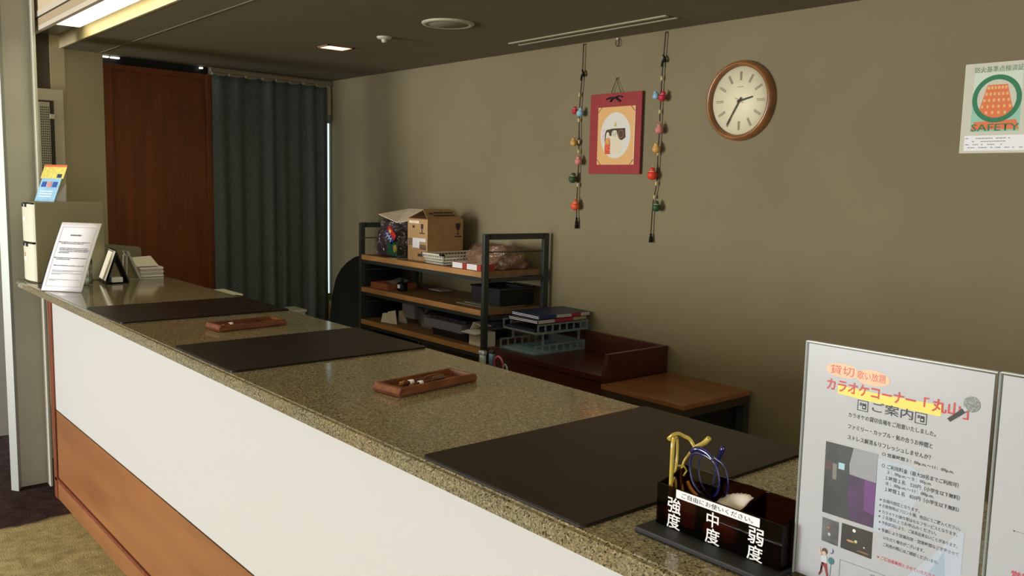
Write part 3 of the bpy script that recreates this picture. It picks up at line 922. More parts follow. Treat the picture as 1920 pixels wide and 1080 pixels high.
# second stand, cut by the right edge of the frame
t = stand(0.3715, 0.1435, 1.3575, 'plain white poster in clear acrylic stand at right edge of the frame')
bm = BM(); box(bm, X_, X_ + 0.0001, 0.240, 0.344, 1.1888, 1.1892); obj('print_rule', bm, M_greyink, t)
poly('print_dot', ell(0.344, 1.189, 0.0008, 0.0008, X_ - 0.0001, 10), M_ink, t)
pt('営業', 0.3430, 0.3230, 1.1370, 0.009, M_pinkink, 0.02)

# ---------------------------------------------------------------- things at the far end of the counter
# sage document cabinet with two white fronts
t = thing('document_cabinet', (1.06, 4.56, CT), 'sage metal cabinet with two white drawer fronts on the far counter end', 'cabinet')
bx('body', M_sage, t, 0.916, 1.212, 4.462, 4.640, CT + 0.001, 1.414, bev=0.003)
for z0, z1 in ((1.052, 1.222), (1.232, 1.404)):
    bm = BM(); prism(bm, [(0.916, 4.464), (0.908, 4.470), (0.899, 4.52), (0.895, 4.58), (0.899, 4.634), (0.916, 4.638)], 'z', z0, z1)
    d = obj('drawer_front', bm, M_cabw, t)
    bx('pull_notch', M_black, d, 0.8955, 0.914, 4.535, 4.628, z1 - 0.014, z1 + 0.0015)
    bx('name_plate', M_paper, d, 0.8950, 0.8975, 4.545, 4.605, z0 + 0.095, z0 + 0.110)
bx('shadow_gap', M_black, t, 0.903, 0.916, 4.466, 4.634, 1.2225, 1.2315)
bx('shadow_gap', M_black, t, 0.903, 0.916, 4.466, 4.634, 1.404, 1.410)
bx('red_stamp', mat('faded_red', (206, 160, 140), 0.6), t, 0.8940, 0.8948, 4.575, 4.60, 1.160, 1.180)
# brochure leaning on top
t = thing('brochure', (1.0, 4.52, 1.415), 'colourful yellow and blue brochure propped up on top of sage cabinet', 'brochure')
P1, P2 = Vector((0.948, 4.615, 1.4155)), Vector((1.000, 4.478, 1.4155))
ux = (P2 - P1); uy = Vector((0.062, 0.02, 0.165))
def br(a, b, c, d, off=0.0):
    nrm = ux.cross(uy).normalized() * (-1)
    if nrm.x > 0: nrm = -nrm
    return [P1 + ux * q + uy * s + nrm * off for q, s in ((a, c), (b, c), (b, d), (a, d))]
def bpart(name, a, b, c, d, off, m):
    bm = BM(); bm.faces.new([bm.verts.new(p) for p in br(a, b, c, d, off)])
    o = obj(name, bm, m, t); o.modifiers.new('s', 'SOLIDIFY').thickness = 0.0008
    return o
bpart('back_card', 0, 1, 0, 0.66, -0.002, mat('card_grey', (176, 186, 190), 0.6))
bpart('lower_page', 0, 1, 0, 0.66, 0, mat('page_blue', (150, 196, 226), 0.5, var=0.06, vscale=20))
P1s, P2s, uxs = P1.copy(), P2.copy(), ux.copy()
bpart('upper_page', -0.05, 1.12, 0.64, 1.02, 0.004, mat('page_yellow', (214, 202, 104), 0.5, var=0.08, vscale=60))
bpart('red_strip', -0.05, 1.12, 0.96, 1.02, 0.0055, mat('page_red', (206, 104, 70), 0.5))
bpart('navy_block', 0.78, 1.0, 0.66, 0.76, 0.0055, mat('page_navy', (40, 60, 110), 0.5))
for a, c in ((0.10, (44, 86, 170)), (0.38, (206, 140, 150)), (0.66, (44, 86, 170))):
    bpart('picture_block', a, a + 0.22, 0.40, 0.55, 0.002, mat('blk%d' % c[0], c, 0.5))
for k in range(3): bpart('text_line', 0.15, 0.8, 0.27 - k * 0.07, 0.29 - k * 0.07, 0.002, M_paper)
bm = BM(); prism(bm, [(1.00, 1.4145), (1.06, 1.4145), (1.065, 1.50)], 'y', 4.52, 4.53); obj('easel', bm, mat('easel_white', (200, 200, 196), 0.6), t)

# notice leaning on black menu stand
t = thing('notice_stand', (1.0, 4.15, CT), 'white printed notice leaning on black slanted stand at far counter end', 'sign')
Bl = Vector((0.868, 4.169, CT + 0.002)); Br = Vector((0.990, 4.014, CT + 0.002))
ex = (Br - Bl)
nn = Vector((0.787, 0.619, 0))
def NP(a, s, bend=True):
    """a across 0..1, s up 0..1"""
    lean = 0.145 * (s ** 1.0) + (0.018 * (s * s - s) if bend else 0)
    return Bl + ex * a + nn * (lean + 0.0) + Vector((0, 0, 0.286 * s))
bm = BM()
g = [[bm.verts.new(NP(i / 2, j / 12) ) for i in range(3)] for j in range(13)]
for j in range(12):
    for i in range(2):
        q = bm.faces.new((g[j][i], g[j][i + 1], g[j + 1][i + 1], g[j + 1][i])); q.smooth = True
o = obj('notice_sheet', bm, mat('notice_paper', (238, 236, 246), 0.35, coat=0.3), t); o.modifiers.new('s', 'SOLIDIFY').thickness = 0.0012
def nline(a, b, s0, s1, m, off=-0.0016):
    bm = BM()
    fn = ex.cross(nn * 0.145 + Vector((0, 0, 0.286))).normalized()
    if fn.y > 0: fn = -fn
    bm.faces.new([bm.verts.new(NP(q, s) + fn * 0.0016) for q, s in ((a, s0), (b, s0), (b, s1), (a, s1))])
    return obj('print_line', bm, m, t)
for a, b, s0, s1 in ((0.07, 0.93, 0.063, 0.067), (0.07, 0.93, 0.925, 0.929)): nline(a, b, s0, s1, M_greyink)
for a in (0.07, 0.925): 
    for k in range(8): nline(a, a + 0.006, 0.063 + k * 0.108, 0.063 + (k + 1) * 0.108, M_greyink)
random.seed(11)
def words(a, b, s, h, m):
    x = a
    while x < b:
        wv = random.uniform(0.02, 0.06)
        nline(x, min(x + wv, b), s, s + h * random.uniform(0.7, 1), m)
        x += wv + 0.008
words(0.33, 0.60, 0.80, 0.022, M_mid)
for a, b, s in ((0.12, 0.88, 0.700), (0.16, 0.72, 0.680), (0.16, 0.86, 0.612), (0.16, 0.90, 0.590), (0.18, 0.88, 0.568), (0.16, 0.42, 0.546), (0.12, 0.90, 0.470), (0.16, 0.50, 0.450)):
    words(a, b, s, 0.012, M_mid)
nline(0.10, 0.125, 0.700, 0.716, M_ink); nline(0.10, 0.125, 0.470, 0.486, M_ink)
words(0.14, 0.90, 0.36, 0.013, M_mid)
for a, b, s in ((0.14, 0.90, 0.290), (0.14, 0.66, 0.275), (0.14, 0.90, 0.250), (0.14, 0.40, 0.236), (0.12, 0.88, 0.160), (0.12, 0.3, 0.146)): words(a, b, s, 0.008, M_greyink)
# black back rest, parallel to the sheet and set off to the left
bm = BM()
pts = [NP(-0.10, 0.015, False) + nn * 0.014, NP(0.85, 0.015, False) + nn * 0.014, NP(0.85, 0.62, False) + nn * 0.014, NP(-0.10, 0.62, False) + nn * 0.014]
A = [bm.verts.new(p) for p in pts]; B = [bm.verts.new(p + nn * 0.008) for p in pts]
bm.faces.new(A); bm.faces.new(B[::-1])
for i in range(4): bm.faces.new((A[i], A[(i + 1) % 4], B[(i + 1) % 4], B[i]))
bmesh.ops.recalc_face_normals(bm, faces=bm.faces)
obj('back_rest', bm, mat('stand_black', (34, 32, 36), 0.4), t)

# clear leaflet holder behind the notice
t = thing('leaflet_holder', (1.15, 4.33, CT), 'clear leaflet holder with printed leaflets between notice and desk calendar', 'holder')
bm = BM(); box(bm, -0.034, 0.034, -0.02, 0.02, 0.001, 0.09); box(bm, -0.034, 0.034, -0.026, -0.022, 0.001, 0.05)
Mh = Matrix.Translation((1.075, 4.305, CT)) @ Matrix.Rotation(radians(-35), 4, 'Z')
bmesh.ops.transform(bm, matrix=Mh, verts=bm.verts); obj('holder', bm, M_acryl, t)
for k, (c, z1, dx) in enumerate((((120, 122, 96), 0.115, -0.018), ((150, 150, 126), 0.125, -0.006), ((112, 118, 96), 0.150, 0.010))):
    bm = BM(); box(bm, -0.030 + k * 0.003, 0.028 + k * 0.003, dx, dx + 0.002, 0.004, z1)
    bmesh.ops.transform(bm, matrix=Mh, verts=bm.verts); obj('leaflet', bm, mat('leaflet%d' % k, c, 0.4, var=0.4, vscale=60), t)
text('III', 0.030, 0.022, M_ink, t, Mh @ Matrix.Translation((-0.02, -0.0215, 0.060)) @ FACE_Y)

# desk calendar (tent), seen from its side
t = thing('desk_calendar', (1.22, 4.35, CT), 'beige and black tent desk calendar on granite behind the notice', 'calendar')
c0_ = Vector((1.170, 4.425, CT + 0.001)); c1_ = Vector((1.150, 4.255, CT + 0.001)); dxv = Vector((0.112, 0.03, 0))
hgt = Vector((0.052, 0.014, 0.150))
def slab(name, quad, th, m):
    bm = BM(); bm.faces.new([bm.verts.new(p) for p in quad]); o = obj(name, bm, m, t); o.modifiers.new('s', 'SOLIDIFY').thickness = th
    return o
slab('front_page', [c0_ + Vector((0, 0, 0.018)), c1_ + Vector((0, 0, 0.018)), c1_ + hgt, c0_ + hgt], 0.003, M_paper2)
OFF = Vector((0.008, 0, 0))
slab('front_board', [c0_ + OFF, c1_ + OFF, c1_ + hgt * 0.96 + OFF, c0_ + hgt * 0.96 + OFF], 0.003, M_black)
slab('lower_border', [c0_, c1_, c1_ + hgt * 0.12, c0_ + hgt * 0.12], 0.003, M_black)
slab('back_board', [c0_ + dxv, c1_ + dxv, c1_ + hgt, c0_ + hgt], 0.006, M_black)
slab('base_board', [c0_, c1_, c1_ + dxv, c0_ + dxv], 0.004, M_black)
for k in range(5):
    p = c1_.lerp(c0_, 0.12 + 0.19 * k) + hgt
    bm = BM(); tube(bm, [p + Vector((0.006 * cos(a * pi / 5), 0, 0.006 * sin(a * pi / 5))) for a in range(10)], 0.0015, 5, closed=True); obj('ring', bm, M_black, t)
bm = BM(); box(bm, 1.185, 1.235, 4.275, 4.33, CT + 0.006, CT + 0.030, bev=0.003)
tag(obj('small_package', bm, M_paper, loc=(1.21, 4.30, CT)), 'small white packet inside the black tent calendar', 'packet')

# acrylic card prop and cards
t = thing('card_prop', (1.33, 4.42, CT), 'clear leaning acrylic card prop between calendar and white cards', 'holder')
bm = BM(); prism(bm, [(1.290, CT + 0.138), (1.300, CT + 0.140), (1.362, CT + 0.001), (1.348, CT + 0.001)], 'y', 4.40, 4.46); obj('leaning_sheet', bm, mat('grey_acrylic', (176, 178, 166), 0.2, coat=0.4), t)
bm = BM(); prism(bm, [(1.290, CT + 0.118), (1.286, CT + 0.001), (1.292, CT + 0.001), (1.298, CT + 0.122)], 'y', 4.405, 4.46); obj('back_sheet', bm, MATS['grey_acrylic'], t)
bm = BM(); box(bm, 1.288, 1.355, 4.41, 4.45, CT + 0.001, CT + 0.004); obj('foot', bm, MATS['grey_acrylic'], t)
bm = BM(); tube(bm, [(1.286, 4.43, CT + 0.138), (1.294, 4.43, CT + 0.146), (1.304, 4.43, CT + 0.138)], 0.004, 6); obj('clip', bm, M_acryl, t)
for k in range(5):
    bm = BM()
    Mk = Matrix.Translation((1.435, 4.53 + 0.002 * (k % 3), CT + 0.0015 + 0.0095 * k)) @ Matrix.Rotation(radians(2 * ((k * 3) % 4) - 3), 4, 'Z')
    box(bm, -0.055, 0.058 - 0.004 * (k % 2), -0.04, 0.04, 0, 0.0085, M=Mk)
    tag(obj('card_pack', bm, (M_paper, M_plain_grey)[k % 2], loc=(1.435, 4.53, CT + 0.0095 * k)), ('white card pack at the very bottom of the stack at far counter end', 'cream card pack second from the bottom of the far counter stack', 'white card pack in the middle of the far counter stack', 'cream card pack second from the top of the far counter stack', 'white card pack topmost of the level stack, under the leaning card')[k], 'cards', 'white cards stacked on the counter')
bm = BM()
A = [(1.368, 4.50, CT + 0.053), (1.470, 4.495, CT + 0.055), (1.452, 4.56, CT + 0.100), (1.350, 4.565, CT + 0.094)]
bm.faces.new([bm.verts.new(p) for p in A])
o = obj('card', bm, M_paper2, loc=(1.41, 4.53, CT + 0.05)); o.modifiers.new('s', 'SOLIDIFY').thickness = 0.002
tag(o, 'large cream card leaning on top of the white card stack', 'card')

# low rounded sage panel at the counter end
t = thing('rounded_screen', (1.43, 4.92, CT), 'low sage panel with rounded corner on counter end beside wooden door', 'screen')
pts = [(1.30, CT + 0.001), (1.535, CT + 0.001), (1.535, CT + 0.112), (1.531, CT + 0.119), (1.522, CT + 0.123), (1.46, CT + 0.130), (1.40, CT + 0.138), (1.33, CT + 0.140), (1.30, CT + 0.138)]
bm = BM(); prism([bm, bm][0], [(x - 0.035, z) for x, z in pts], 'y', 4.86, 4.885); obj('panel', bm, M_sage, t)
bm = BM(); box(bm, 1.28, 1.48, 4.855, 4.885, CT + 0.0005, CT + 0.006); obj('foot', bm, M_sage, t)

# tall beige floor air conditioner behind the column
t = thing('floor_air_conditioner', (1.05, 5.22, 0), 'tall beige cabinet with perforated grille behind the metal column', 'air conditioner')
M_acb = mat('ac_beige', (176, 168, 140), 0.5)
bx('body', M_acb, t, 0.98, 1.222, 5.17, 5.29, 0, 1.985, bev=0.003)
g_ = bx('grille_recess', mat('ac_dark', (50, 46, 36), 0.7), t, 1.10, 1.172, 5.1675, 5.17, 0.3, 1.925)
bx('grille', mat('ac_grille', (160, 154, 130), 0.5), t, 1.10, 1.150, 5.160, 5.167, 0.3, 1.915)
bm = BM()
for i in range(5):
    for j in range(120):
        yy = 5.1598
        x_, z_ = 1.108 + i * 0.009, 0.40 + j * 0.0125
        v = [bm.verts.new((x_ + dx, yy, z_ + dz)) for dx, dz in ((-.0028, -.004), (.0028, -.004), (.0028, .004), (-.0028, .004))]
        bm.faces.new(v)
o = obj('perforation', bm, MATS['ac_dark'], t); o['kind'] = 'stuff'
bx('latch', M_acb, t, 1.150, 1.175, 5.158, 5.167, 1.83, 1.855, bev=0.002)
bx('hinge', M_acb, t, 1.196, 1.206, 5.163, 5.170, 1.82, 1.85)

# ---------------------------------------------------------------- ceiling fittings
t = thing('ceiling_speaker', (2.25, 3.14, CZ), 'large round white flush ceiling speaker above the counter aisle', 'speaker')
bm = BM(); lathe(bm, [(0.0, -0.006), (0.088, -0.006), (0.092, -0.009), (0.108, -0.008), (0.112, -0.003), (0.112, 0.0)], (2.25, 3.135, CZ), n=48); obj('rim', bm, mat('speaker_rim', (190, 184, 160), 0.5), t)
bm = BM(); lathe(bm, [(0.0, -0.0085), (0.086, -0.0075), (0.087, -0.006)], (2.25, 3.135, CZ), n=48); obj('grille', bm, mat('speaker_mesh', (150, 144, 124), 0.7, bump=0.5, bscale=900), t)
t = thing('smoke_detector', (2.255, 3.652, CZ), 'small round white smoke detector on the ceiling between lamp and speaker', 'smoke detector')
bm = BM(); lathe(bm, [(0, -0.012), (0.020, -0.012), (0.032, -0.008), (0.036, -0.001), (0.036, 0)], (2.255, 3.652, CZ), n=28); obj('base', bm, mat('detector', (206, 200, 180), 0.5), t)
bm = BM(); lathe(bm, [(0, -0.026), (0.010, -0.026), (0.013, -0.020), (0.013, -0.011)], (2.255, 3.652, CZ), n=20); obj('sensor', bm, M_plain_grey, t)
t = thing('ceiling_downlight', (2.255, 4.13, CZ), 'small square lit ceiling downlight above the aisle near the curtain', 'lamp')
Md = Matrix.Translation((2.255, 4.12, CZ)) @ Matrix.Rotation(radians(0), 4, 'Z')
bm = BM()
for a, b, c, d in ((-.075, .075, -.062, -.052), (-.075, .075, .052, .062), (-.075, -.065, -.062, .062), (.065, .075, -.062, .062)): box(bm, a, b, c, d, -0.006, 0, M=Md)
obj('frame', bm, mat('downlight_frame', (160, 120, 96), 0.4), t)
bm = BM(); box(bm, -.064, .064, -.051, .051, -0.004, -0.001, M=Md); obj('lit_panel', bm, mat('downlight_glow', (255, 240, 190), 0.5, emit=((255, 236, 180), 3.0)), t)
# slot vent
t = thing('slot_vent', (2.79, 2.85, CZ), 'long thin double-slot air vent in the ceiling along the back wall', 'vent')
Mv = Matrix.Translation((2.787, 2.85, CZ)) @ Matrix.Rotation(radians(-1.5), 4, 'Z')
for a, b in ((-0.040, -0.022), (0.022, 0.036)):
    bm = BM(); box(bm, a, b, -0.50, 0.50, -0.006, 0, bev=0.001, M=Mv); obj('flange', bm, mat('vent_beige', (170, 160, 132), 0.5), t)
bm = BM(); box(bm, -0.022, 0.022, -0.49, 0.49, -0.001, 0, M=Mv); obj('slot', bm, mat('slot_dark', (44, 38, 30), 0.8), t)
bm = BM(); box(bm, -0.008, 0.004, -0.495, 0.495, -0.004, -0.001, M=Mv); obj('blade', bm, mat('blade_brown', (104, 96, 78), 0.6), t)

# ---------------------------------------------------------------- wall: clock
t = thing('wall_clock', (2.98, 2.165, 1.895), 'round wall clock with brown wooden rim and cream face on back wall', 'clock')
cc = (3.0, 2.165, 1.893)
Mx = Matrix.Diagonal((1, 1, 1, 1))
bm = BM(); lathe(bm, [(0.136, 0.004), (0.136, 0.026), (0.139, 0.033), (0.146, 0.036), (0.152, 0.031), (0.157, 0.020), (0.158, 0.002)], cc, 'x', n=64)
obj('rim', bm, mat('clock_wood', (140, 90, 46), 0.35, var=0.15, vscale=14, coat=0.4), t)
bm = BM(); lathe(bm, [(0, 0.0125), (0.137, 0.0125), (0.137, 0.011)], cc, 'x', n=64); obj('face', bm, mat('clock_face', (250, 242, 212), 0.5), t)
bm = BM(); lathe(bm, [(0.1372, 0.016), (0.1345, 0.020), (0.1345, 0.024), (0.1372, 0.028)], cc, 'x', n=64); obj('inner_ring', bm, mat('clock_ring', (120, 84, 46), 0.3), t)
bm = BM(); lathe(bm, [(0, 0.0255), (0.06, 0.0245), (0.1365, 0.021)], cc, 'x', n=48); obj('glass', bm, clear('clock_glass', (250, 250, 246), 0.15, 0.02), t)
M_mark = mat('clock_mark', (150, 140, 116), 0.5)
M_hand = mat('clock_hand', (60, 54, 46), 0.4)
def cbar(name, ang, r0, r1, wd, m, x=2.9865, off=0.0, taper=1.0):
    # clockwise angle from 12 as seen from the room
    d = Vector((0, -sin(ang), cos(ang))); s = Vector((0, -cos(ang), -sin(ang)))
    c = Vector((0, cc[1], cc[2]))
    P = [c + d * r0 + s * (off - wd / 2), c + d * r0 + s * (off + wd / 2), c + d * r1 + s * (off + wd / 2 * taper), c + d * r1 + s * (off - wd / 2 * taper)]
    bm = BM()
    A = [bm.verts.new((x, p.y, p.z)) for p in P]; B = [bm.verts.new((x - 0.001, p.y, p.z)) for p in P]
    bm.faces.new(A); bm.faces.new(B[::-1])
    for i in range(4): bm.faces.new((A[i], A[(i + 1) % 4], B[(i + 1) % 4], B[i]))
    bmesh.ops.recalc_face_normals(bm, faces=bm.faces)
    return obj(name, bm, m, t)
for k in range(12):
    for off in (-0.0028, 0.0028):
        cbar('hour_mark', k * pi / 6, 0.080, 0.115, 0.0028, M_mark, off=off)
cbar('hour_hand', radians(77.5), -0.012, 0.062, 0.0085, M_hand, x=2.984, taper=0.7)
cbar('minute_hand', radians(211), -0.015, 0.108, 0.0065, M_hand, x=2.982, taper=0.6)
cbar('second_hand', radians(300), -0.02, 0.025, 0.0015, M_mark, x=2.9805)
bm = BM(); lathe(bm, [(0, 0.021), (0.005, 0.0205), (0.005, 0.013)], cc, 'x', n=16); obj('hub', bm, M_hand, t)
cbar('maker_mark', radians(90), -0.014, 0.014, 0.0022, M_mark, off=-0.055)

# ---------------------------------------------------------------- red framed picture
t = thing('hanging_picture', (2.985, 2.84, 1.78), 'red mounted picture of two dolls hanging by black cord on back wall', 'picture')
M_red = mat('red_mount', (150, 46, 48), 0.7, var=0.03, vscale=40)
bx('mount', M_red, t, 2.982, 2.990, 2.680, 3.000, 1.600, 1.966, bev=0.001)
bx('card', mat('gold_card', (226, 176, 112), 0.6), t, 2.9795, 2.982, 2.716, 2.945, 1.642, 1.904)
bx('card_edge', mat('card_edge', (240, 206, 170), 0.6), t, 2.9792, 2.9812, 2.714, 2.718, 1.642, 1.904)
poly('print_oval', ell(2.832, 1.775, 0.094, 0.104, 2.9792, 36), mat('oval_white', (222, 218, 208), 0.7), t)
def pp(pts, m, x): return poly('print_figure', [(x, y, z) for y, z in pts], m, t)
M_kim = mat('kimono_red', (204, 84, 54), 0.7, var=0.3, vscale=120); M_dark = mat('figure_dark', (74, 54, 40), 0.7, var=0.2, vscale=200)
M_robe = mat('robe_cream', (226, 214, 186), 0.7)
pp([(2.895, 1.760), (2.868, 1.765), (2.856, 1.72), (2.860, 1.690), (2.892, 1.690), (2.898, 1.71)], M_kim, 2.9789)
poly('print_figure', ell(2.880, 1.778, 0.010, 0.013, 2.9788, 14), M_robe, t)
pp([(2.890, 1.800), (2.850, 1.806), (2.772, 1.806), (2.768, 1.765), (2.790, 1.752), (2.870, 1.775)], M_dark, 2.97895)
pp([(2.862, 1.755), (2.850, 1.792), (2.826, 1.798), (2.812, 1.765), (2.792, 1.742), (2.790, 1.698), (2.806, 1.690), (2.858, 1.690), (2.862, 1.70)], M_robe, 2.9786)
poly('print_figure', ell(2.881, 1.789, 0.013, 0.012, 2.97885, 14), M_dark, t)
pp([(2.893, 1.758), (2.870, 1.763), (2.868, 1.735), (2.892, 1.732)], mat('kimono_gold', (214, 150, 70), 0.7, var=0.3, vscale=150), 2.9788)
pp([(2.897, 1.79), (2.888, 1.79), (2.894, 1.75), (2.898, 1.75)], M_dark, 2.9787)
poly('print_figure', ell(2.838, 1.782, 0.018, 0.017, 2.9785, 16), mat('bouquet', (196, 186, 164), 0.7, var=0.35, vscale=260), t)
poly('print_figure', ell(2.797, 1.780, 0.017, 0.020, 2.9784, 16), mat('fan_gold', (140, 106, 60), 0.7), t)
poly('print_figure', ell(2.797, 1.780, 0.013, 0.016, 2.9783, 16), M_dark, t)
pp([(2.842, 1.815), (2.832, 1.838), (2.824, 1.815)], mat('crown_gold', (206, 180, 70), 0.7), 2.9786)
for k in range(16):
    a = random.random() * 6.28; q = random.random() * 0.022
    poly('print_blossom', ell(2.906 + q * cos(a) * 0.8, 1.775 + q * sin(a) * 1.4, 0.003, 0.003, 2.9787 - 0.00001 * k, 6), mat('blossom', (214, 176, 190), 0.7), t)
for (ya, za), (yb_, zb) in (((2.945, 1.880), (2.921, 1.904)), ((2.740, 1.904), (2.716, 1.880)), ((2.945, 1.666), (2.921, 1.642)), ((2.740, 1.642), (2.716, 1.666))):
    bm = BM(); tube(bm, [(2.9790, ya, za), (2.9785, yb_, zb)], 0.0012, 5); o = obj('corner_cord', bm, M_redwood, t)
bm = BM(); tube(bm, [(2.984, 2.878, 1.950), (2.99, 2.846, 2.030), (2.984, 2.806, 1.955)], 0.0016, 6); obj('cord', bm, M_black, t)
bm = BM(); tube(bm, [(2.979, 2.895, 1.940), (2.977, 2.868, 1.946), (2.976, 2.845, 1.943), (2.977, 2.820, 1.950), (2.979, 2.795, 1.946)], 0.0035, 6)
tube(bm, [(2.977, 2.868, 1.928), (2.975, 2.858, 1.940), (2.975, 2.838, 1.944), (2.976, 2.815, 1.930), (2.977, 2.806, 1.928)], 0.0045, 6); obj('bow', bm, M_black, t)
bm = BM(); lathe(bm, [(0, 0.016), (0.004, 0.015), (0.004, 0)], (3.0, 2.846, 2.032), 'x', n=10); obj('nail', bm, M_brass, t)
# ring hook at the top of the wall
t = thing('ring_hook', (2.99, 2.846, 2.19), 'small metal ring hook high on back wall above the red picture', 'hook')
bm = BM(); tube(bm, [(2.988, 2.846 + 0.011 * cos(k * pi / 8), 2.190 + 0.016 * sin(k * pi / 8)) for k in range(16)], 0.0018, 6, closed=True); obj('ring', bm, M_black, t)
bm = BM(); box(bm, 2.984, 3.0, 2.842, 2.850, 2.202, 2.212); obj('bracket', bm, M_plain_grey, t)

# ---------------------------------------------------------------- hanging gourd charm strings
def gourd(bm, c, s, tilt=0.0):
    prof = []
    for k in range(17):
        a = k / 16
        z = -1.0 + 2.55 * a
        if z < 0.62: rr = math.sqrt(max(0.0, 1 - (z * z)))
        else: rr = math.sqrt(max(0.0, 0.56 ** 2 - (z - 1.05) ** 2))
        rr = max(rr, 0.42 if 0.4 < z < 0.9 else 0.0)
        prof.append((rr * s, z * s))
    prof[0] = (0, -s); prof[-1] = (0, 1.58 * s)
    lathe(bm, prof, c, n=14, M=Matrix.Rotation(tilt, 4, 'X'))
def charm_string(label, cord, knot, beads, charms, tassel):
    t = thing('gourd_charm_string', (2.985, cord[0][0], 2.2), label, 'ornament', 'gourd charm strings beside the red picture')
    bm = BM(); tube(bm, [(2.986, y, z) for y, z in cord], 0.0026, 6); obj('cord', bm, mat('brown_cord', (58, 34, 28), 0.8), t)
    bm = BM(); lathe(bm, [(0, 0.012), (0.004, 0.011), (0.004, 0)], (3.0, cord[0][0], cord[0][1]), 'x', n=10); obj('pin', bm, M_brass, t)
    y, z = knot
    bm = BM(); tube(bm, [(2.984, y + 0.002, z + 0.02), (2.982, y - 0.010, z + 0.008), (2.981, y - 0.012, z - 0.010), (2.984, y, z - 0.004), (2.982, y + 0.006, z - 0.03)], [0.003, 0.005, 0.005, 0.005, 0.003], 7); obj('knot', bm, M_cloth, t)
    for y, z in beads:
        bm = BM(); lathe(bm, [(0.0, -0.010), (0.0045, -0.009), (0.0055, 0), (0.0045, 0.009), (0, 0.010)], (2.984, y, z), n=10); obj('bead', bm, mat('bead_gold', (206, 186, 130), 0.4), t)
    for y, z, s, c, tl in charms:
        bm = BM(); gourd(bm, (2.968, y, z), s, tl)
        ch = obj('gourd_charm', bm, mat('silk%d_%d' % (c[0], c[1]), c, 0.55, var=0.12, vscale=90), t)
        bm = BM(); tube(bm, [(2.968 + 0.6 * s * cos(k * pi / 6), y + 0.6 * s * sin(k * pi / 6), z + 0.68 * s) for k in range(12)], s * 0.10, 5, closed=True); obj('waist_cord', bm, mat('pale_cord', (222, 196, 160), 0.7), ch)
        bm = BM(); tube(bm, [(2.972, y, z + 1.5 * s), (2.972, y + 0.003, z + 2.0 * s)], 0.002, 5); obj('stalk', bm, MATS['bead_gold'], ch)
    y, z, ln, lean = tassel
    bm = BM(); lathe(bm, [(0, ln * 0.5), (0.004, ln * 0.48), (0.006, ln * 0.35), (0.004, ln * 0.28), (0.007, ln * 0.1), (0.009, -ln * 0.5), (0.0, -ln * 0.5)], (2.985, y, z), n=10); obj('tassel', bm, M_cloth, t)
    return t
charm_string('left string of small silk gourds hanging on wall left of the red picture',
    [(3.064, 2.206), (3.066, 2.068), (3.075, 1.967), (3.078, 1.862), (3.073, 1.665), (3.075, 1.563), (3.078, 1.448), (3.075, 1.389)],
    (3.066, 2.068), [(3.079, 1.972), (3.079, 1.854), (3.073, 1.751), (3.071, 1.546), (3.074, 1.705)],
    [(3.091, 1.895, 0.015, (196, 44, 54), 0), (3.056, 1.884, 0.017, (140, 190, 208), 0.25), (3.093, 1.746, 0.017, (206, 160, 80), -0.1), (3.057, 1.657, 0.018, (206, 130, 124), 0), (3.092, 1.574, 0.020, (40, 74, 44), 0.2), (3.070, 1.445, 0.021, (226, 88, 44), 0.15)],
    (3.074, 1.364, 0.055, 0))
charm_string('right string of small silk gourds hanging on wall between red picture and clock',
    [(2.563, 2.205), (2.570, 2.09), (2.574, 2.011), (2.576, 1.891), (2.576, 1.777), (2.579, 1.662), (2.579, 1.562), (2.596, 1.473), (2.601, 1.337)],
    (2.570, 2.09), [(2.574, 2.011), (2.577, 1.870), (2.578, 1.690), (2.580, 1.560), (2.588, 1.500)],
    [(2.588, 1.936, 0.015, (140, 190, 208), -0.3), (2.553, 1.928, 0.018, (184, 40, 60), 0.3), (2.562, 1.790, 0.018, (210, 130, 120), 0), (2.574, 1.708, 0.018, (212, 160, 84), 0), (2.591, 1.596, 0.022, (222, 58, 34), 0), (2.560, 1.456, 0.019, (34, 76, 40), 0)],
    (2.600, 1.320, 0.040, 0))

# ---------------------------------------------------------------- fire safety certificate
t = thing('safety_certificate', (2.995, 1.2, 1.82), 'white and green SAFETY fire inspection sheet on back wall at right edge', 'sign')
bx('sheet', mat('sheet_paper', (210, 208, 188), 0.6), t, 2.9965, 2.999, 1.098, 1.302, 1.676, 1.960)
xs = 2.9962
def st(s, y0, wd, z, ht, m, bold=0.0, dx=0.0): return text(s, wd, ht, m, t, Matrix.Translation((xs - dx, y0, z)) @ FACE_X, bold=bold)
M_grn = mat('sign_green', (24, 120, 74), 0.6); M_pgrn = mat('sign_pale_green', (150, 204, 176), 0.6); M_org = mat('sign_orange', (232, 116, 62), 0.6)
st('防火基準点検済証', 1.272, 0.146, 1.9300, 0.0185, M_grn, 0.0)
poly('print_field', [(xs, y, z) for y, z in ((1.272, 1.842), (1.272, 1.744), (1.126, 1.744), (1.126, 1.842))], M_pgrn, t)
poly('print_field', [(xs, y, z) for y, z in ((1.272, 1.842), (1.126, 1.842), (1.126, 1.930), (1.272, 1.930))], mat('sheet_tint', (214, 226, 206), 0.6), t)
poly('print_disc', ell(1.199, 1.8465, 0.066, 0.067, xs - 0.0001, 40), MATS['sheet_paper'], t)
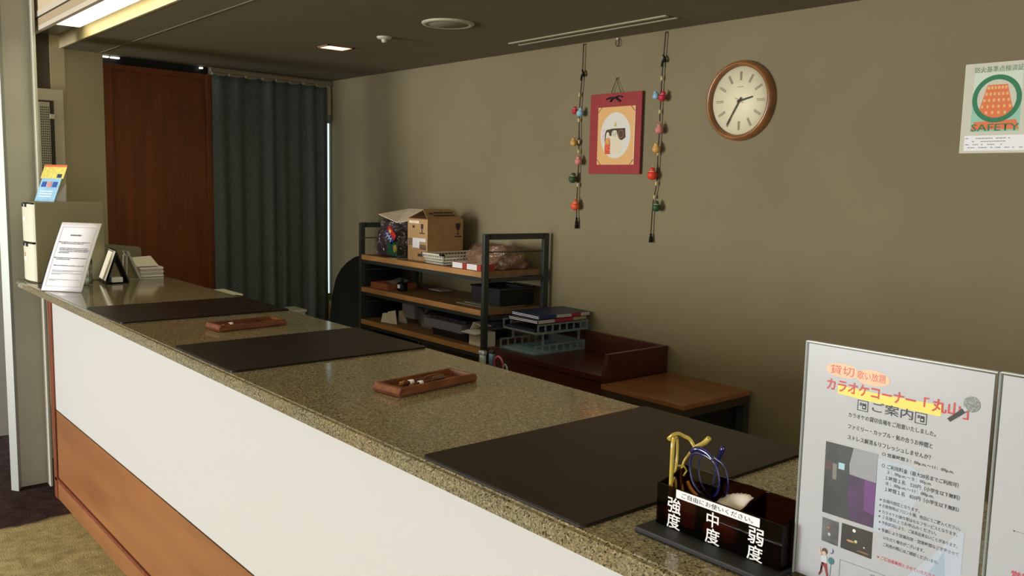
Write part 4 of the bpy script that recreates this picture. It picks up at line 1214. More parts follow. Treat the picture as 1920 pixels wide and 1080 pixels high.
# base of building shows below ring
poly('print_building', [(xs - 0.00005, y, z) for y, z in ((1.262, 1.775), (1.272, 1.750), (1.126, 1.750), (1.136, 1.780))], M_org, t)
poly('print_building', [(xs - 0.0002, y, z) for y, z in ((1.229, 1.890), (1.169, 1.890), (1.146, 1.805), (1.165, 1.782), (1.232, 1.782), (1.252, 1.805))], M_org, t)
M_win = mat('sign_window', (232, 190, 110), 0.6)
for rr_ in range(5):
    zc = 1.881 - rr_ * 0.0195
    half = 0.026 + rr_ * 0.0052
    for c_ in range(6):
        yc = 1.199 + half - (2 * half) * c_ / 5
        bm = BM(); box(bm, xs - 0.0004, xs - 0.0003, yc - 0.0032, yc + 0.0034, zc - 0.0045, zc + 0.0045); obj('print_window', bm, M_win, t)
bm = BM()
n = 64
for k in range(n):
    a0, a1 = 2 * pi * k / n, 2 * pi * (k + 1) / n
    v = [bm.verts.new((xs - 0.0006, 1.199 + R_ * cos(a), 1.8465 + R_ * sin(a) * 1.01)) for R_, a in ((0.059, a0), (0.074, a0), (0.074, a1), (0.059, a1))]
    bm.faces.new(v)
obj('print_ring', bm, M_grn, t)
st('SAFETY', 1.270, 0.145, 1.7455, 0.0225, M_grn, 0.008, 0.0007)
bx('white_label', mat('label_white', (238, 238, 240), 0.5), t, 2.9960, 2.9964, 1.100, 1.288, 1.684, 1.732)
random.seed(5)
bm = BM()
for row, (a, b) in enumerate((((1.284, 1.150)), ((1.284, 1.165)), ((1.284, 1.165)), ((1.284, 1.11)))):
    y = a
    while y > b:
        wv = random.uniform(0.004, 0.011)
        if random.random() < 0.82: box(bm, xs - 0.0005, xs - 0.0003, y - wv, y, 1.7215 - row * 0.0098, 1.7240 - row * 0.0098)
        y -= wv + 0.0015
obj('small_print', bm, M_greyink, t)

# ---------------------------------------------------------------- staff side furniture
# steel shelf unit
SX0, SX1, SY0, SY1 = 2.598, 2.975, 3.294, 4.474
t = thing('shelf_unit', (2.785, 3.86, 0), 'dark steel shelf unit with three light wood shelves against back wall', 'shelf')
for x0, x1 in ((SX0, SX0 + 0.027), (SX1 - 0.031, SX1)):
    for y0, y1 in ((SY0 + 0.004, SY0 + 0.024), (SY1 - 0.022, SY1)):
        bx('post', M_steel, t, x0, x1, y0, y1, 0, 1.304, bev=0.001)
for y0, y1 in ((SY0 + 0.004, SY0 + 0.024), (SY1 - 0.022, SY1)):
    bx('top_bar', M_steel, t, SX0 + 0.036, SX1 - 0.036, y0, y1, 1.276, 1.304)
    for z in (1.215, 1.030, 0.84, 0.50): bm = BM(); tube(bm, [(SX0 + 0.036, y0 + 0.013, z), (SX1 - 0.036, y0 + 0.013, z)], 0.0035, 6); obj('cross_rod', bm, M_steel, t)
for z in (1.120, 0.934, 0.745, 0.30):
    bx('front_edge', M_board, t, SX0 + 0.001, SX0 + 0.004, SY0 + 0.0275, SY1 - 0.0275, z - 0.027, z)
    bx('shelf_board', mat('shelf_top_shaded', (132, 98, 66), 0.5, var=0.08, vscale=6, stretch=(6, 1, 6)), t, SX0 + 0.004, SX1 - 0.004, SY0 + 0.0275, SY1 - 0.0275, z - 0.027, z, bev=0.001)  # shade on the shelf tops put into a darker board colour
    for xx in (SX0 + 0.008, SX1 - 0.03): bx('support_rail', M_steel, t, xx, xx + 0.022, SY0 + 0.027, SY1 - 0.027, z - 0.047, z - 0.0275)
    bx('end_rail', M_steel, t, SX0 + 0.036, SX1 - 0.036, SY0 + 0.004, SY0 + 0.022, z - 0.050, z - 0.030)

# the unit stands slightly askew to the counter
for ch in t.children:
    for v in ch.data.vertices: v.co.y -= (v.co.x + 2.785 - SX0) * 0.115
# black cloth covered thing left of the shelf
t = thing('black_garment_cover', (2.78, 4.72, 0), 'black cloth draped over something upright left of the shelf unit', 'cover')
bm = BM()
sil = [(0.0, 5.06), (0.35, 5.05), (0.563, 5.03), (0.70, 5.00), (0.83, 4.97), (0.93, 4.93), (1.0, 4.86), (1.045, 4.78), (1.085, 4.68), (1.10, 4.60), (1.105, 4.50)]
NR = 18
rings = []
for z, yl in sil:
    yr = 4.475
    xc, hw = 2.80, 0.165 - 0.05 * max(0, z - 0.8)
    ring = []
    for k in range(NR * 2):
        a = 2 * pi * k / (NR * 2)
        ca, sa = cos(a), sin(a)
        px = xc + hw * (abs(ca) ** 0.6) * (1 if ca > 0 else -1)
        py = (yl + yr) / 2 + (yl - yr) / 2 * (abs(sa) ** 0.6) * (1 if sa > 0 else -1)
        wv = 0.008 * sin(a * 7 + z * 3) * min(1, (1.12 - z) * 2)
        ring.append(bm.verts.new((px - abs(wv) * (1 if px > xc else -1), max(py, 4.47), z)))
    rings.append(ring)
for A, B in zip(rings, rings[1:]):
    for k in range(NR * 2):
        q = bm.faces.new((A[k], A[(k + 1) % (NR * 2)], B[(k + 1) % (NR * 2)], B[k])); q.smooth = True
bm.faces.new(rings[-1])
obj('cloth', bm, M_cloth, t)

# plastic bag with dark contents
t = thing('stuffed_plastic_bag', (2.74, 4.24, 1.12), 'shiny clear plastic bag of dark cloth on left of top shelf', 'bag')
FULL = lambda q: 0.86 + 0.14 * sin(pi * min(1, q * 1.3)) - 0.30 * max(0, q - 0.6) ** 1.5 * 2
def blob(bm, x0, x1, y0, y1, z0, z1, nz=18, n=36, seed=1, amp=0.012, shape=None):
    rnd = random.Random(seed)
    ph = [rnd.uniform(0, 6.28) for _ in range(8)]
    rings = []
    for j in range(nz + 1):
        s = j / nz
        z = z0 + (z1 - z0) * s
        e = math.sin(pi * (0.10 + 0.82 * s)) ** 0.45
        if shape: e = shape(s)
        ring = []
        for k in range(n):
            a = 2 * pi * k / n
            ca, sa = cos(a), sin(a)
            d = amp * (sin(3 * a + ph[0] + 4 * s) + 0.6 * sin(7 * a + ph[1] - 9 * s) + 0.4 * sin(11 * a + ph[2] + 15 * s))
            px = (x0 + x1) / 2 + ((x1 - x0) / 2 * e + d) * (abs(ca) ** 0.7) * (1 if ca > 0 else -1)
            py = (y0 + y1) / 2 + ((y1 - y0) / 2 * e + d) * (abs(sa) ** 0.7) * (1 if sa > 0 else -1)
            ring.append(bm.verts.new((min(max(px, x0), x1), min(max(py, y0), y1), max(z0, z + (amp * 0.6 * sin(2 * a + ph[3]) if 0 < j else 0)))))
        rings.append(ring)
    for A, B in zip(rings, rings[1:]):
        for k in range(n):
            q = bm.faces.new((A[k], A[(k + 1) % n], B[(k + 1) % n], B[k])); q.smooth = True
    bm.faces.new(rings[0][::-1]); bm.faces.new(rings[-1])
bm = BM(); blob(bm, 2.628, 2.90, 4.098, 4.425, 1.126, 1.322, seed=3, amp=0.008, shape=FULL); obj('contents', bm, mat('bag_contents', (62, 48, 52), 0.8, var=0.2, vscale=12), t)
bm = BM(); blob(bm, 2.614, 2.905, 4.090, 4.438, 1.122, 1.336, seed=3, amp=0.011, shape=FULL); 
M_plas = bpy.data.materials.new('plastic_film'); M_plas.use_nodes = True
nt = M_plas.node_tree; nt.nodes.clear()
out = nt.nodes.new('ShaderNodeOutputMaterial'); tr = nt.nodes.new('ShaderNodeBsdfTransparent'); gl = nt.nodes.new('ShaderNodeBsdfGlossy'); mx = nt.nodes.new('ShaderNodeMixShader')
gl.inputs['Roughness'].default_value = 0.12; mx.inputs[0].default_value = 0.16
tc = nt.nodes.new('ShaderNodeTexCoord'); nz_ = nt.nodes.new('ShaderNodeTexNoise'); nz_.inputs['Scale'].default_value = 22; nz_.inputs['Distortion'].default_value = 1.5
bp = nt.nodes.new('ShaderNodeBump'); bp.inputs['Strength'].default_value = 1.0; bp.inputs['Distance'].default_value = 0.03
nt.links.new(tc.outputs['Object'], nz_.inputs['Vector']); nt.links.new(nz_.outputs['Fac'], bp.inputs['Height']); nt.links.new(bp.outputs[0], gl.inputs['Normal'])
nt.links.new(tr.outputs[0], mx.inputs[1]); nt.links.new(gl.outputs[0], mx.inputs[2]); nt.links.new(mx.outputs[0], out.inputs[0])
obj('plastic_film', bm, M_plas, t)
for ch in t.children:
    for v in ch.data.vertices: v.co.y -= max(0, v.co.x + 2.74 - SX0) * 0.115 * min(1, max(0, v.co.y + 0.05) * 6)
# printed patches of the bag : red with yellow disc, blue with strokes, green with gold
def patch(name, c, hw, hh, ang, m, x):
    cy, cz = c
    bm = BM()
    vs = []
    for a, b in ((-hw, -hh), (hw, -hh), (hw, hh), (-hw, hh)):
        dy = -(a * cos(ang) - b * sin(ang)); dz = a * sin(ang) + b * cos(ang)
        vs.append(bm.verts.new((x, cy + dy, cz + dz)))
    bm.faces.new(vs)
    o = obj(name, bm, m, t); o.modifiers.new('s', 'SOLIDIFY').thickness = 0.002
    return o
patch('green_patch', (4.135, 1.175), 0.050, 0.035, -0.1, mat('bag_green', (10, 74, 54), 0.5), 2.612)
patch('red_patch', (4.146, 1.262), 0.045, 0.018, -0.65, mat('bag_red', (196, 50, 50), 0.4), 2.612)
patch('blue_patch', (4.168, 1.236), 0.045, 0.018, -0.65, mat('bag_blue', (34, 70, 140), 0.4), 2.612)
patch('yellow_disc', (4.158, 1.270), 0.010, 0.009, -0.65, mat('bag_yellow', (230, 196, 120), 0.4), 2.610)
for q in (-0.022, 0.0, 0.022):
    patch('white_stroke', (4.168 - q * 0.8, 1.236 - q * 0.6), 0.0015, 0.016, -0.65, M_paper, 2.610)
    patch('white_stroke', (4.176 - q * 0.8, 1.243 - q * 0.6), 0.004, 0.0035, 0.2 + q * 9, M_paper, 2.610)
patch('gold_patch', (4.108, 1.178), 0.016, 0.018, 0.3, mat('bag_gold', (150, 130, 50), 0.4, var=0.3, vscale=90), 2.610)
# flat folded newspaper under bag, and loose card on top
t = thing('folded_paper', (2.68, 4.12, 1.12), 'flat greenish folded paper under the plastic bag on top shelf', 'paper')
bx('sheet', mat('paper_green', (150, 150, 106), 0.7, var=0.3, vscale=60), t, 2.606, 2.74, 4.078, 4.17, 1.1205, 1.1235)
bm = BM()
bm.faces.new([bm.verts.new(p) for p in ((2.66, 4.359, 1.357), (2.62, 4.105, 1.322), (2.68, 4.078, 1.332), (2.85, 4.078, 1.39), (2.86, 4.35, 1.388))])
o = obj('cardboard_sheet', bm, mat('card_pink', (255, 234, 210), 0.8, var=0.05, vscale=15), loc=(2.74, 4.2, 1.33)); o.modifiers.new('s', 'SOLIDIFY').thickness = 0.004
tag(o, 'pale loose cardboard sheet lying tilted on the plastic bag', 'cardboard')

# cardboard carton
t = thing('cardboard_carton', (2.78, 3.97, 1.12), 'brown cardboard carton with gabled open flaps on top shelf', 'box')
bx('body', M_card, t, 2.665, 2.898, 3.872, 4.062, 1.1208, 1.346)
def quad(name, pts, m, th=0.003):
    bm = BM(); bm.faces.new([bm.verts.new(p) for p in pts]); o = obj(name, bm, m, t); o.modifiers.new('s', 'SOLIDIFY').thickness = th
    return o
quad('flap', [(2.665, 3.872, 1.346), (2.898, 3.872, 1.346), (2.868, 3.955, 1.398), (2.69, 3.955, 1.398)], M_card)
quad('flap', [(2.665, 4.062, 1.346), (2.898, 4.062, 1.346), (2.872, 3.958, 1.396), (2.70, 3.958, 1.396)], M_card)
quad('flap', [(2.667, 3.876, 1.347), (2.667, 4.058, 1.347), (2.76, 4.02, 1.365), (2.76, 3.91, 1.365)], M_cardd)
quad('tape_strip', [(2.6635, 3.872, 1.200), (2.6635, 4.062, 1.200), (2.6635, 4.062, 1.345), (2.6635, 3.872, 1.345)][::-1], mat('cardboard_pale', (190, 152, 104), 0.85), 0.0004)
def cp(name, y0, y1, z0, z1, m): return bx(name, m, t, 2.6610, 2.6630, y0, y1, z0, z1)
cp('shipping_label', 3.945, 4.010, 1.190, 1.243, M_paper); cp('shipping_label', 3.885, 3.945, 1.225, 1.243, M_paper); cp('shipping_label', 3.950, 4.045, 1.322, 1.336, MATS['card_pink'])
cp('printed_mark', 3.912, 3.932, 1.295, 1.320, M_print); cp('printed_mark', 3.920, 3.925, 1.275, 1.295, M_print); cp('printed_mark', 3.900, 3.945, 1.268, 1.274, M_print)
cp('printed_mark', 3.995, 4.012, 1.297, 1.310, M_print)
for k in range(4): cp('printed_mark', 3.888, 3.940, 1.205 - k * 0.007, 1.209 - k * 0.007, M_print)
for k in range(5): cp('printed_mark', 4.015, 4.055, 1.235 - k * 0.008, 1.239 - k * 0.008, M_print)
cp('printed_mark', 3.890, 3.96, 1.145, 1.160, M_print)
# fragile mark on the long side (facing the camera end)
for x0, x1, z0, z1 in ((2.848, 2.878, 1.300, 1.325), (2.852, 2.874, 1.290, 1.302), (2.861, 2.865, 1.268, 1.292), (2.852, 2.874, 1.264, 1.268), (2.840, 2.886, 1.250, 1.256)):
    bx('printed_mark', M_print, t, x0, x1, 3.8705, 3.8718, z0, z1)
bm = BM()
for x0, x1, f0 in ((2.70, 2.725, 0.45), (2.735, 2.80, 0.55), (2.805, 2.86, 0.55), (2.72, 2.86, 0.28)):
    p = lambda x, s: (x, 3.872 + 0.083 * s - 0.002, 1.346 + 0.052 * s + 0.0035)
    bm.faces.new([bm.verts.new(q) for q in (p(x0, f0), p(x1, f0), p(x1, f0 + 0.12), p(x0, f0 + 0.12))])
obj('printed_mark', bm, M_print, t)

# white baskets (open, with slotted walls)
def basket(label, x0, x1, y0, y1, z0, z1, m, tp=0.012, nx=9, ny=7):
    t = thing('plastic_basket', ((x0 + x1) / 2, (y0 + y1) / 2, z0), label, 'basket')
    bx('bottom', m, t, x0 + tp, x1 - tp, y0 + tp, y1 - tp, z0 + 0.001, z0 + 0.004)
    bm = BM()
    for a, b, c, d in ((x0, x1, y0, y0 + 0.010), (x0, x1, y1 - 0.010, y1), (x0, x0 + 0.010, y0, y1), (x1 - 0.010, x1, y0, y1)): box(bm, a, b, c, d, z1 - 0.008, z1)
    obj('rim', bm, m, t)
    for side in range(4):
        bm = BM()
        def ribs(P0, P1, Q0, Q1, n):
            # P = bottom line, Q = top line
            P0, P1, Q0, Q1 = map(Vector, (P0, P1, Q0, Q1))
            for k in range(n + 1):
                a = P0.lerp(P1, k / n); b = Q0.lerp(Q1, k / n)
                tube(bm, [a, b], 0.0035, 4)
            for s in (0.02, 0.33, 0.66):
                tube(bm, [P0.lerp(Q0, s), P1.lerp(Q1, s)], 0.0035, 4)
        zb, zt = z0 + 0.003, z1 - 0.006
        c = [((x0 + tp, y0 + tp), (x1 - tp, y0 + tp), (x0 + .004, y0 + .004), (x1 - .004, y0 + .004), nx), ((x0 + tp, y1 - tp), (x1 - tp, y1 - tp), (x0 + .004, y1 - .004), (x1 - .004, y1 - .004), nx),
             ((x0 + tp, y0 + tp), (x0 + tp, y1 - tp), (x0 + .004, y0 + .004), (x0 + .004, y1 - .004), ny), ((x1 - tp, y0 + tp), (x1 - tp, y1 - tp), (x1 - .004, y0 + .004), (x1 - .004, y1 - .004), ny)][side]
        ribs((*c[0], zb), (*c[1], zb), (*c[2], zt), (*c[3], zt), c[4])
        obj('side_grid', bm, m, t)
    return t
M_bask = mat('basket_white', (222, 218, 200), 0.5)
basket('white slotted plastic basket on top shelf in front of the carton', 2.62, 2.92, 3.665, 3.866, 1.1205, 1.176, M_bask, 0.018, 14, 12)
bx('handle_slot', M_black, bpy.data.objects['plastic_basket'], 2.6185, 2.6245, 3.655 + 0.02, 3.700, 1.168, 1.1775)

# red and white small boxes
for k, (y0, y1, lb) in enumerate(((3.460, 3.575, 'red and white small box beside the basket on top shelf, left of two'), (3.342, 3.456, 'red and white small box next to steel post on top shelf, right of two'))):
    t = thing('small_carton', (2.66, (y0 + y1) / 2, 1.12), lb, 'box', 'red and white small boxes')
    bx('body', mat('carton_red', (172, 58, 48), 0.5), t, 2.612, 2.70, y0, y1, 1.1208, 1.151)
    bx('white_label', M_paper, t, 2.6105, 2.6118, y0 + 0.030, y1 - 0.003, 1.1225, 1.1495)
    bx('top_label', M_paper2, t, 2.625, 2.69, y0 + 0.02, y1 - 0.01, 1.1512, 1.1518)

# brown wrapped bundle
t = thing('wrapped_bundle', (2.80, 3.42, 1.12), 'crumpled brown paper bundle in clear film on right of top shelf', 'bundle')
bm = BM(); blob(bm, 2.690, 2.936, 3.330, 3.640, 1.122, 1.232, seed=9, amp=0.012, shape=lambda s: (1 - 0.42 * s ** 3)); obj('paper_wrap', bm, mat('kraft', (134, 98, 72), 0.8, var=0.18, vscale=16), t)
bm = BM(); blob(bm, 2.685, 2.938, 3.325, 3.648, 1.1215, 1.240, seed=9, amp=0.014, shape=lambda s: (1 - 0.40 * s ** 3)); obj('plastic_film', bm, M_plas, t)

# shelf 2 : wooden tray, little camera, papers, black bin
t = thing('letter_tray', (2.72, 4.27, 0.934), 'small brown wooden box tray on left of middle shelf', 'tray')
for a in ((2.625, 2.82, 4.205, 4.385, 0.935, 0.940), (2.625, 2.635, 4.205, 4.385, 0.940, 0.968), (2.81, 2.82, 4.205, 4.385, 0.940, 0.968), (2.635, 2.81, 4.205, 4.215, 0.940, 0.968), (2.635, 2.81, 4.375, 4.385, 0.940, 0.968)):
    bx('side', mat('tray_orange', (152, 92, 52), 0.6), t, *a)
bm = BM(); bm.faces.new([bm.verts.new(p) for p in ((2.70, 4.33, 0.970), (2.70, 4.235, 0.958), (2.78, 4.22, 0.982), (2.78, 4.32, 0.990))])
o = obj('grey_note', bm, mat('grey_card', (120, 120, 122), 0.6), loc=(2.73, 4.28, 0.96)); o.modifiers.new('s', 'SOLIDIFY').thickness = 0.003
tag(o, 'small grey card lying in the wooden box tray on middle shelf', 'card')
t = thing('toy_camera', (2.68, 4.13, 0.934), 'small black gadget with white square front on middle shelf', 'gadget')
bm = BM(); box(bm, 2.655, 2.70, 4.105, 4.165, 0.935, 0.985, bev=0.012); obj('body', bm, M_blackgl, t)
bx('white_face', M_paper, t, 2.6535, 2.6555, 4.122, 4.148, 0.953, 0.974, bev=0.0005)
bx('stub', M_black, t, 2.67, 2.685, 4.13, 4.145, 0.984, 1.004, bev=0.002)
for k, (x0, y0, x1, y1, z, lb, c) in enumerate(((2.86, 4.02, 2.94, 4.14, 0.9345, 'thin white paper strip at back of middle shelf', (200, 200, 205)), (2.66, 3.34, 2.90, 3.60, 0.9345, 'grey sheets of paper lying on right of middle shelf', (130, 122, 104)))):
    bm = BM(); box(bm, x0, x1, y0, y1, z, z + 0.004)
    if k == 1: box(bm, x0 + 0.03, x1 - 0.08, y0 + 0.06, y1 - 0.03, z + 0.004, z + 0.008)
    tag(obj('paper_sheets', bm, mat('sheet_c%d' % k, c, 0.7, var=0.1, vscale=20), loc=(x0, y0, z)), lb, 'paper')
t = thing('storage_bin', (2.83, 3.45, 0.934), 'open black storage bin on right of middle shelf', 'bin')
for a in ((2.725, 2.948, 3.332, 3.56, 0.9432, 0.948), (2.725, 2.948, 3.332, 3.338, 0.948, 1.028), (2.725, 2.948, 3.554, 3.56, 0.948, 1.028), (2.725, 2.731, 3.338, 3.554, 0.948, 1.028), (2.942, 2.948, 3.338, 3.554, 0.948, 1.028)):
    bx('wall', M_black, t, *a)
bm = BM()
for a in ((2.721, 2.952, 3.328, 3.338, 1.024, 1.031), (2.721, 2.952, 3.554, 3.564, 1.024, 1.031), (2.721, 2.731, 3.328, 3.564, 1.024, 1.031), (2.942, 2.952, 3.328, 3.564, 1.024, 1.031)): box(bm, *a)
obj('rim', bm, M_blackgl, t)

# shelf 3
t = thing('folded_cards', (2.65, 4.2, 0.745), 'pair of white folded cards on left of lowest visible shelf', 'cards')
def fold(name, pts, m, th=0.003):
    bm = BM(); bm.faces.new([bm.verts.new(p) for p in pts]); o = obj(name, bm, m, t); o.modifiers.new('s', 'SOLIDIFY').thickness = th
    return o
fold('card', [(2.62, 4.265, 0.748), (2.65, 4.180, 0.748), (2.66, 4.180, 0.815), (2.625, 4.255, 0.800)], M_paper2)
fold('card', [(2.63, 4.205, 0.748), (2.65, 4.145, 0.748), (2.64, 4.145, 0.828), (2.625, 4.200, 0.815)], M_paper2)
fold('card', [(2.70, 4.205, 0.748), (2.72, 4.150, 0.748), (2.70, 4.160, 0.822), (2.69, 4.190, 0.815)], M_plain_grey, 0.008)
t = thing('white_panel_box', (2.86, 4.32, 0.745), 'upright grey white flat box behind cards on lowest visible shelf', 'box')
bx('body', mat('box_greywhite', (186, 188, 196), 0.6), t, 2.84, 2.88, 4.255, 4.385, 0.746, 0.880, bev=0.002)
bx('lid_line', M_greyink, t, 2.8388, 2.8402, 4.258, 4.382, 0.868, 0.870)
M_gbox = mat('grey_plastic', (126, 128, 142), 0.55)
gcs = [(2.845, 4.130, 4.235), (2.79, 4.035, 4.125), (2.735, 3.925, 4.030), (2.675, 3.80, 3.918)]
for k, (x0, y0, y1) in enumerate(gcs[:3]):
    t = thing('grey_divider_box', (x0 + 0.04, (y0 + y1) / 2, 0.745), ('small grey open box farthest left in the grey row on lowest visible shelf', 'small grey open box in middle of the grey row on lowest visible shelf', 'small grey open box next to the black crate on lowest visible shelf')[k], 'box', 'grey boxes on the lowest visible shelf')
    z1 = 0.818
    for a in ((x0, 2.93, y0, y1, 0.746, 0.750), (x0, x0 + 0.003, y0, y1, 0.75, z1), (2.927, 2.93, y0, y1, 0.75, z1), (x0 + .003, 2.927, y0, y0 + .003, 0.75, z1), (x0 + .003, 2.927, y1 - .003, y1, 0.75, z1)):
        bx('wall', M_gbox, t, *a)
    for q in range(3):
        bx('content', mat('stuff%d' % q, ((90, 84, 100), (150, 150, 150), (60, 60, 70))[q], 0.5), t, x0 + 0.012, 2.90, y0 + 0.012 + q * 0.026, y0 + 0.028 + q * 0.026, 0.751, 0.822 + 0.006 * ((q * 7 + k) % 3))
t = thing('storage_crate', (2.79, 3.68, 0.745), 'black crate with grey bin on top at right of lowest visible shelf', 'crate')
bx('body', M_black, t, 2.655, 2.93, 3.50, 3.80, 0.746, 0.775, bev=0.002)
gt = bx('upper_bin', M_gbox, t, 2.665, 2.93, 3.56, 3.90, 0.776, 0.822, bev=0.002)
bx('bin_filling', mat('mixed_dark', (66, 60, 76), 0.5, var=0.6, vscale=50), gt, 2.70, 2.92, 3.575, 3.885, 0.8225, 0.836, bev=0.004)
t = thing('white_carton', (2.66, 3.37, 0.745), 'small white carton with open lid flaps at right end of lowest visible shelf', 'box')
bx('body', M_paper2, t, 2.634, 2.705, 3.335, 3.455, 0.746, 0.818)
quad('flap', [(2.634, 3.335, 0.8185), (2.634, 3.465, 0.8185), (2.585, 3.465, 0.812), (2.585, 3.345, 0.812)], M_paper, 0.001)
quad('flap', [(2.64, 3.455, 0.819), (2.70, 3.455, 0.819), (2.70, 3.435, 0.858), (2.64, 3.43, 0.858)], M_paper2, 0.002)
quad('flap', [(2.64, 3.43, 0.858), (2.70, 3.435, 0.858), (2.70, 3.36, 0.842), (2.64, 3.36, 0.842)], M_paper, 0.002)

# dark wooden low desk with raised back and end board
t = thing('low_desk', (2.8, 2.86, 0), 'dark red-brown low desk with raised back and end board against wall', 'desk')
bx('top', M_deskdark, t, 2.600, 2.992, 2.502, 3.232, 0.735, 0.760, bev=0.001)
bx('front_panel', M_deskdark, t, 2.612, 2.63, 2.502, 3.232, 0.02, 0.735)
bx('side_panel', M_deskdark, t, 2.63, 2.992, 3.214, 3.232, 0.0, 0.735)
bx('back_board', M_deskdark, t, 2.976, 2.992, 2.502, 3.232, 0.760, 0.852, bev=0.001)
bm = BM(); prism(bm, [(2.612, 0.0), (2.992, 0.0), (2.992, 0.852), (2.618, 0.852), (2.606, 0.79), (2.600, 0.760)], 'y', 2.482, 2.502); obj('end_board', bm, M_deskdark, t)

# side table
t = thing('side_table', (2.78, 2.25, 0), 'low side table with warm brown top and black frame beside low desk', 'table')
bx('top', M_tabletop, t, 2.565, 2.992, 2.042, 2.470, 0.718, 0.736, bev=0.001)
bm = BM(); box(bm, 2.568, 2.990, 2.045, 2.468, 0.685, 0.718)
obj('apron', bm, mat('table_edge', (64, 50, 34), 0.5), t)
for x0, y0 in ((2.568, 2.045), (2.952, 2.045), (2.568, 2.43), (2.952, 2.43)):
    bx('leg', M_steel, t, x0, x0 + 0.036, y0, y0 + 0.036, 0, 0.685)
bx('side_panel', M_black, t, 2.604, 2.95, 2.09, 2.10, 0.02, 0.685)
bx('side_panel', mat('table_panel', (44, 48, 36), 0.6), t, 2.572, 2.584, 2.081, 2.43, 0.02, 0.685)

# two letter trays with folders
def letter_tray(z0, y0, y1, label):
    t = thing('stacking_letter_tray', (2.81, (y0 + y1) / 2, z0), label, 'tray', 'frosted letter trays on the low desk')
    x0, x1, h = 2.645, 2.968, 0.048
    bx('bottom', M_frost, t, x0, x1, y0, y1, z0 + 0.001, z0 + 0.004)
    for yy in (y0, y1 - 0.004):
        bm = BM()
        box(bm, x0, x1, yy, yy + 0.004, z0 + 0.004, z0 + 0.012); box(bm, x0, x1, yy, yy + 0.004, z0 + h - 0.008, z0 + h)
        for k in range(8):
            xx = x0 + (x1 - x0 - 0.008) * k / 7
            box(bm, xx, xx + 0.008, yy, yy + 0.004, z0 + 0.012, z0 + h - 0.008)
        obj('slotted_side', bm, M_frost, t)
    bx('back_lip', M_frost, t, x1 - 0.003, x1, y0 + .004, y1 - .004, z0 + 0.004, z0 + h)
    bx('front_lip', M_frost, t, x0, x0 + 0.003, y0 + .004, y1 - .004, z0 + 0.004, z0 + 0.010)
    return t
t1 = letter_tray(0.7605, 2.972, 3.225, 'lower frosted plastic letter tray on the dark low desk')
t2 = letter_tray(0.8605, 2.955, 3.205, 'upper frosted plastic letter tray holding folders on the low desk')
for xx in (2.69, 2.92):
    for yy in (2.973, 3.186): bx('riser', M_frost, t2, xx, xx + 0.012, yy, yy + 0.004, 0.81, 0.861)
bm = BM(); box(bm, 2.66, 2.95, 2.985, 3.21, 0.765, 0.770)
tag(obj('paper_stack', bm, mat('paper_lightblue', (140, 172, 188), 0.6), loc=(2.8, 3.1, 0.765)), 'light blue papers in the lower letter tray', 'paper')
bm = BM(); box(bm, 2.655, 2.95, 2.99, 3.19, 0.866, 0.882)
tag(obj('paper_stack', bm, mat('navy_folder', (26, 30, 48), 0.5), loc=(2.8, 3.1, 0.866)), 'dark navy folder lying in the upper letter tray', 'folder')
def magbox(z, rot, dx, label, cols):
    t = thing('folder', (2.80, 3.07, z), label, 'folder', 'folders lying on the upper letter tray')
    M = Matrix.Translation((2.81 + dx, 3.07, z)) @ Matrix.Rotation(radians(rot), 4, 'Z')
    bm = BM(); box(bm, -0.155, 0.155, -0.105, 0.105, 0.001, 0.018, M=M); obj('cover', bm, cols[0], t)
    x = -0.153
    for w_, m in cols[1]:
        bm = BM(); box(bm, x, x + w_, -0.1062, -0.1052, 0.002, 0.017, M=M); obj('spine_strip', bm, m, t); x += w_
    bm = BM(); box(bm, -0.1565, -0.1552, -0.10, 0.10, 0.003, 0.006, M=M); box(bm, -0.1565, -0.1552, -0.10, 0.10, 0.010, 0.013, M=M); obj('page_edge', bm, M_paper, t)
M_rs = mat('spine_red', (170, 40, 62), 0.5); M_ws = mat('spine_white', (190, 190, 176), 0.5); M_bs = mat('spine_blue', (44, 60, 110), 0.5); M_ys = mat('spine_yellow', (170, 160, 110), 0.5)
magbox(0.909, 0, 0.0, 'white red and yellow spined folder, lower one on the letter trays', (mat('folder_dark', (32, 36, 56), 0.4), [(0.10, M_ws), (0.12, M_rs), (0.085, M_ys)]))
magbox(0.928, -3, 0.02, 'blue white and red spined folder on top of the letter trays', (mat('folder_blue', (40, 48, 84), 0.4), [(0.10, M_bs), (0.09, M_ws), (0.06, M_rs), (0.055, M_ws)]))

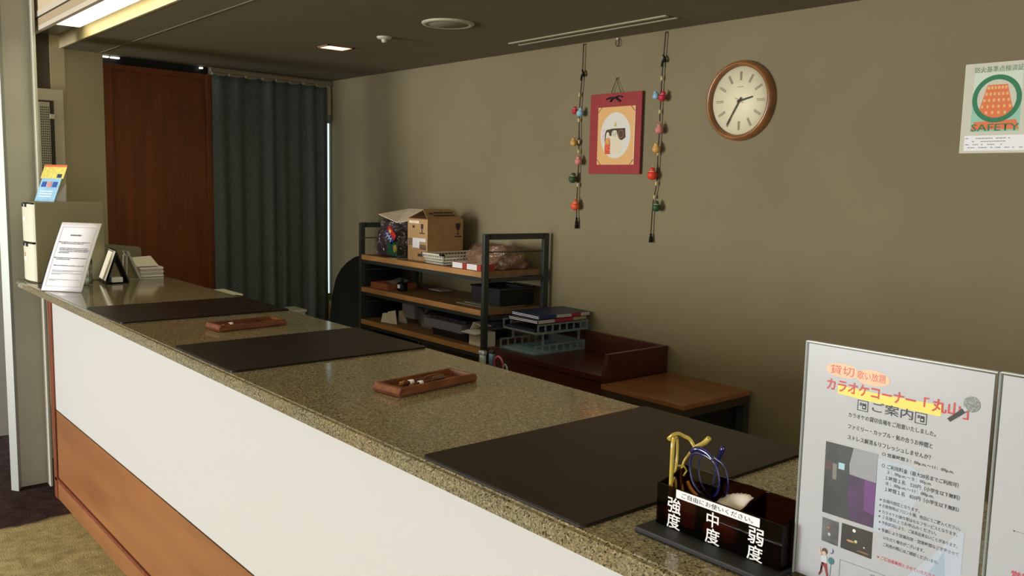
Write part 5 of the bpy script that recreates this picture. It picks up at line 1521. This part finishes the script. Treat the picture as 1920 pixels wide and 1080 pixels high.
# stationery pot on the inner worktop behind the counter
t = thing('pen_pot', (1.60, 1.96, 0.81), 'dark pot of stationery poking up behind the counter edge', 'pot')
bm = BM(); lathe(bm, [(0, 0.001), (0.05, 0.001), (0.052, 0.16), (0.048, 0.16), (0.046, 0.004), (0, 0.004)], (1.60, 1.975, 0.81), n=24); obj('cup', bm, M_blackgl, t)
def st_item(name, label, cat, bms, loc):
    t = thing(name, loc, label, cat, 'stationery in the pot behind the counter')
    for nm, bm, m in bms: obj(nm, bm, m, t)
bm = BM(); box(bm, 1.588, 1.600, 2.012, 2.034, 0.83, 1.040, bev=0.004); bm2 = BM(); box(bm2, 1.586, 1.602, 2.010, 2.036, 1.038, 1.052, bev=0.004)
st_item('marker_pen', 'pale green and steel cutter handle, leftmost thing in the pot', 'pen', [('body', bm, mat('pale_green', (150, 170, 160), 0.3)), ('cap', bm2, mat('steel_light', (180, 186, 190), 0.25, metal=0.8))], (1.595, 2.02, 0.83))
bm = BM(); box(bm, 1.60, 1.612, 1.985, 2.003, 0.83, 1.046, bev=0.003); bm2 = BM(); box(bm2, 1.60, 1.612, 1.985, 2.003, 1.046, 1.056, bev=0.003)
st_item('marker_pen', 'blue grey marker second from left in the pot', 'pen', [('body', bm, mat('blue_grey', (86, 106, 126), 0.3)), ('cap', bm2, M_blackgl)], (1.605, 1.99, 0.83))
bm = BM(); tube(bm, [(1.60, 1.955 + 0.020 * cos(k * pi / 8), 1.020 + 0.024 * sin(k * pi / 8)) for k in range(16)], 0.0035, 6, closed=True)
bm2 = BM(); tube(bm2, [(1.60, 1.925 + 0.010 * cos(k * pi / 8), 1.005 + 0.020 * sin(k * pi / 8)) for k in range(16)], 0.003, 6, closed=True)
bm3 = BM(); box(bm3, 1.597, 1.603, 1.952, 1.965, 0.84, 1.0)
st_item('scissors', 'scissors with red and grey loop handles in the pot behind the counter', 'scissors', [('handle', bm, mat('handle_red', (130, 50, 56), 0.3)), ('handle', bm2, mat('handle_grey', (130, 136, 140), 0.3)), ('blade', bm3, MATS['steel_light'])], (1.60, 1.95, 0.84))
# white telephone-like box top glimpsed at the far counter back edge
t = thing('white_device', (1.58, 3.95, 0.81), 'white device top just showing behind far counter back edge', 'device')
bx('body', M_cabw, t, 1.53, 1.63, 3.84, 4.06, 0.8105, 1.020, bev=0.006)
bm = BM(); tube(bm, [(1.56, 3.80, 1.02), (1.57, 3.74, 1.025), (1.58, 3.66, 1.015), (1.59, 3.58, 0.95), (1.60, 3.55, 0.82)], 0.003, 6); obj('cable', bm, M_black, t)
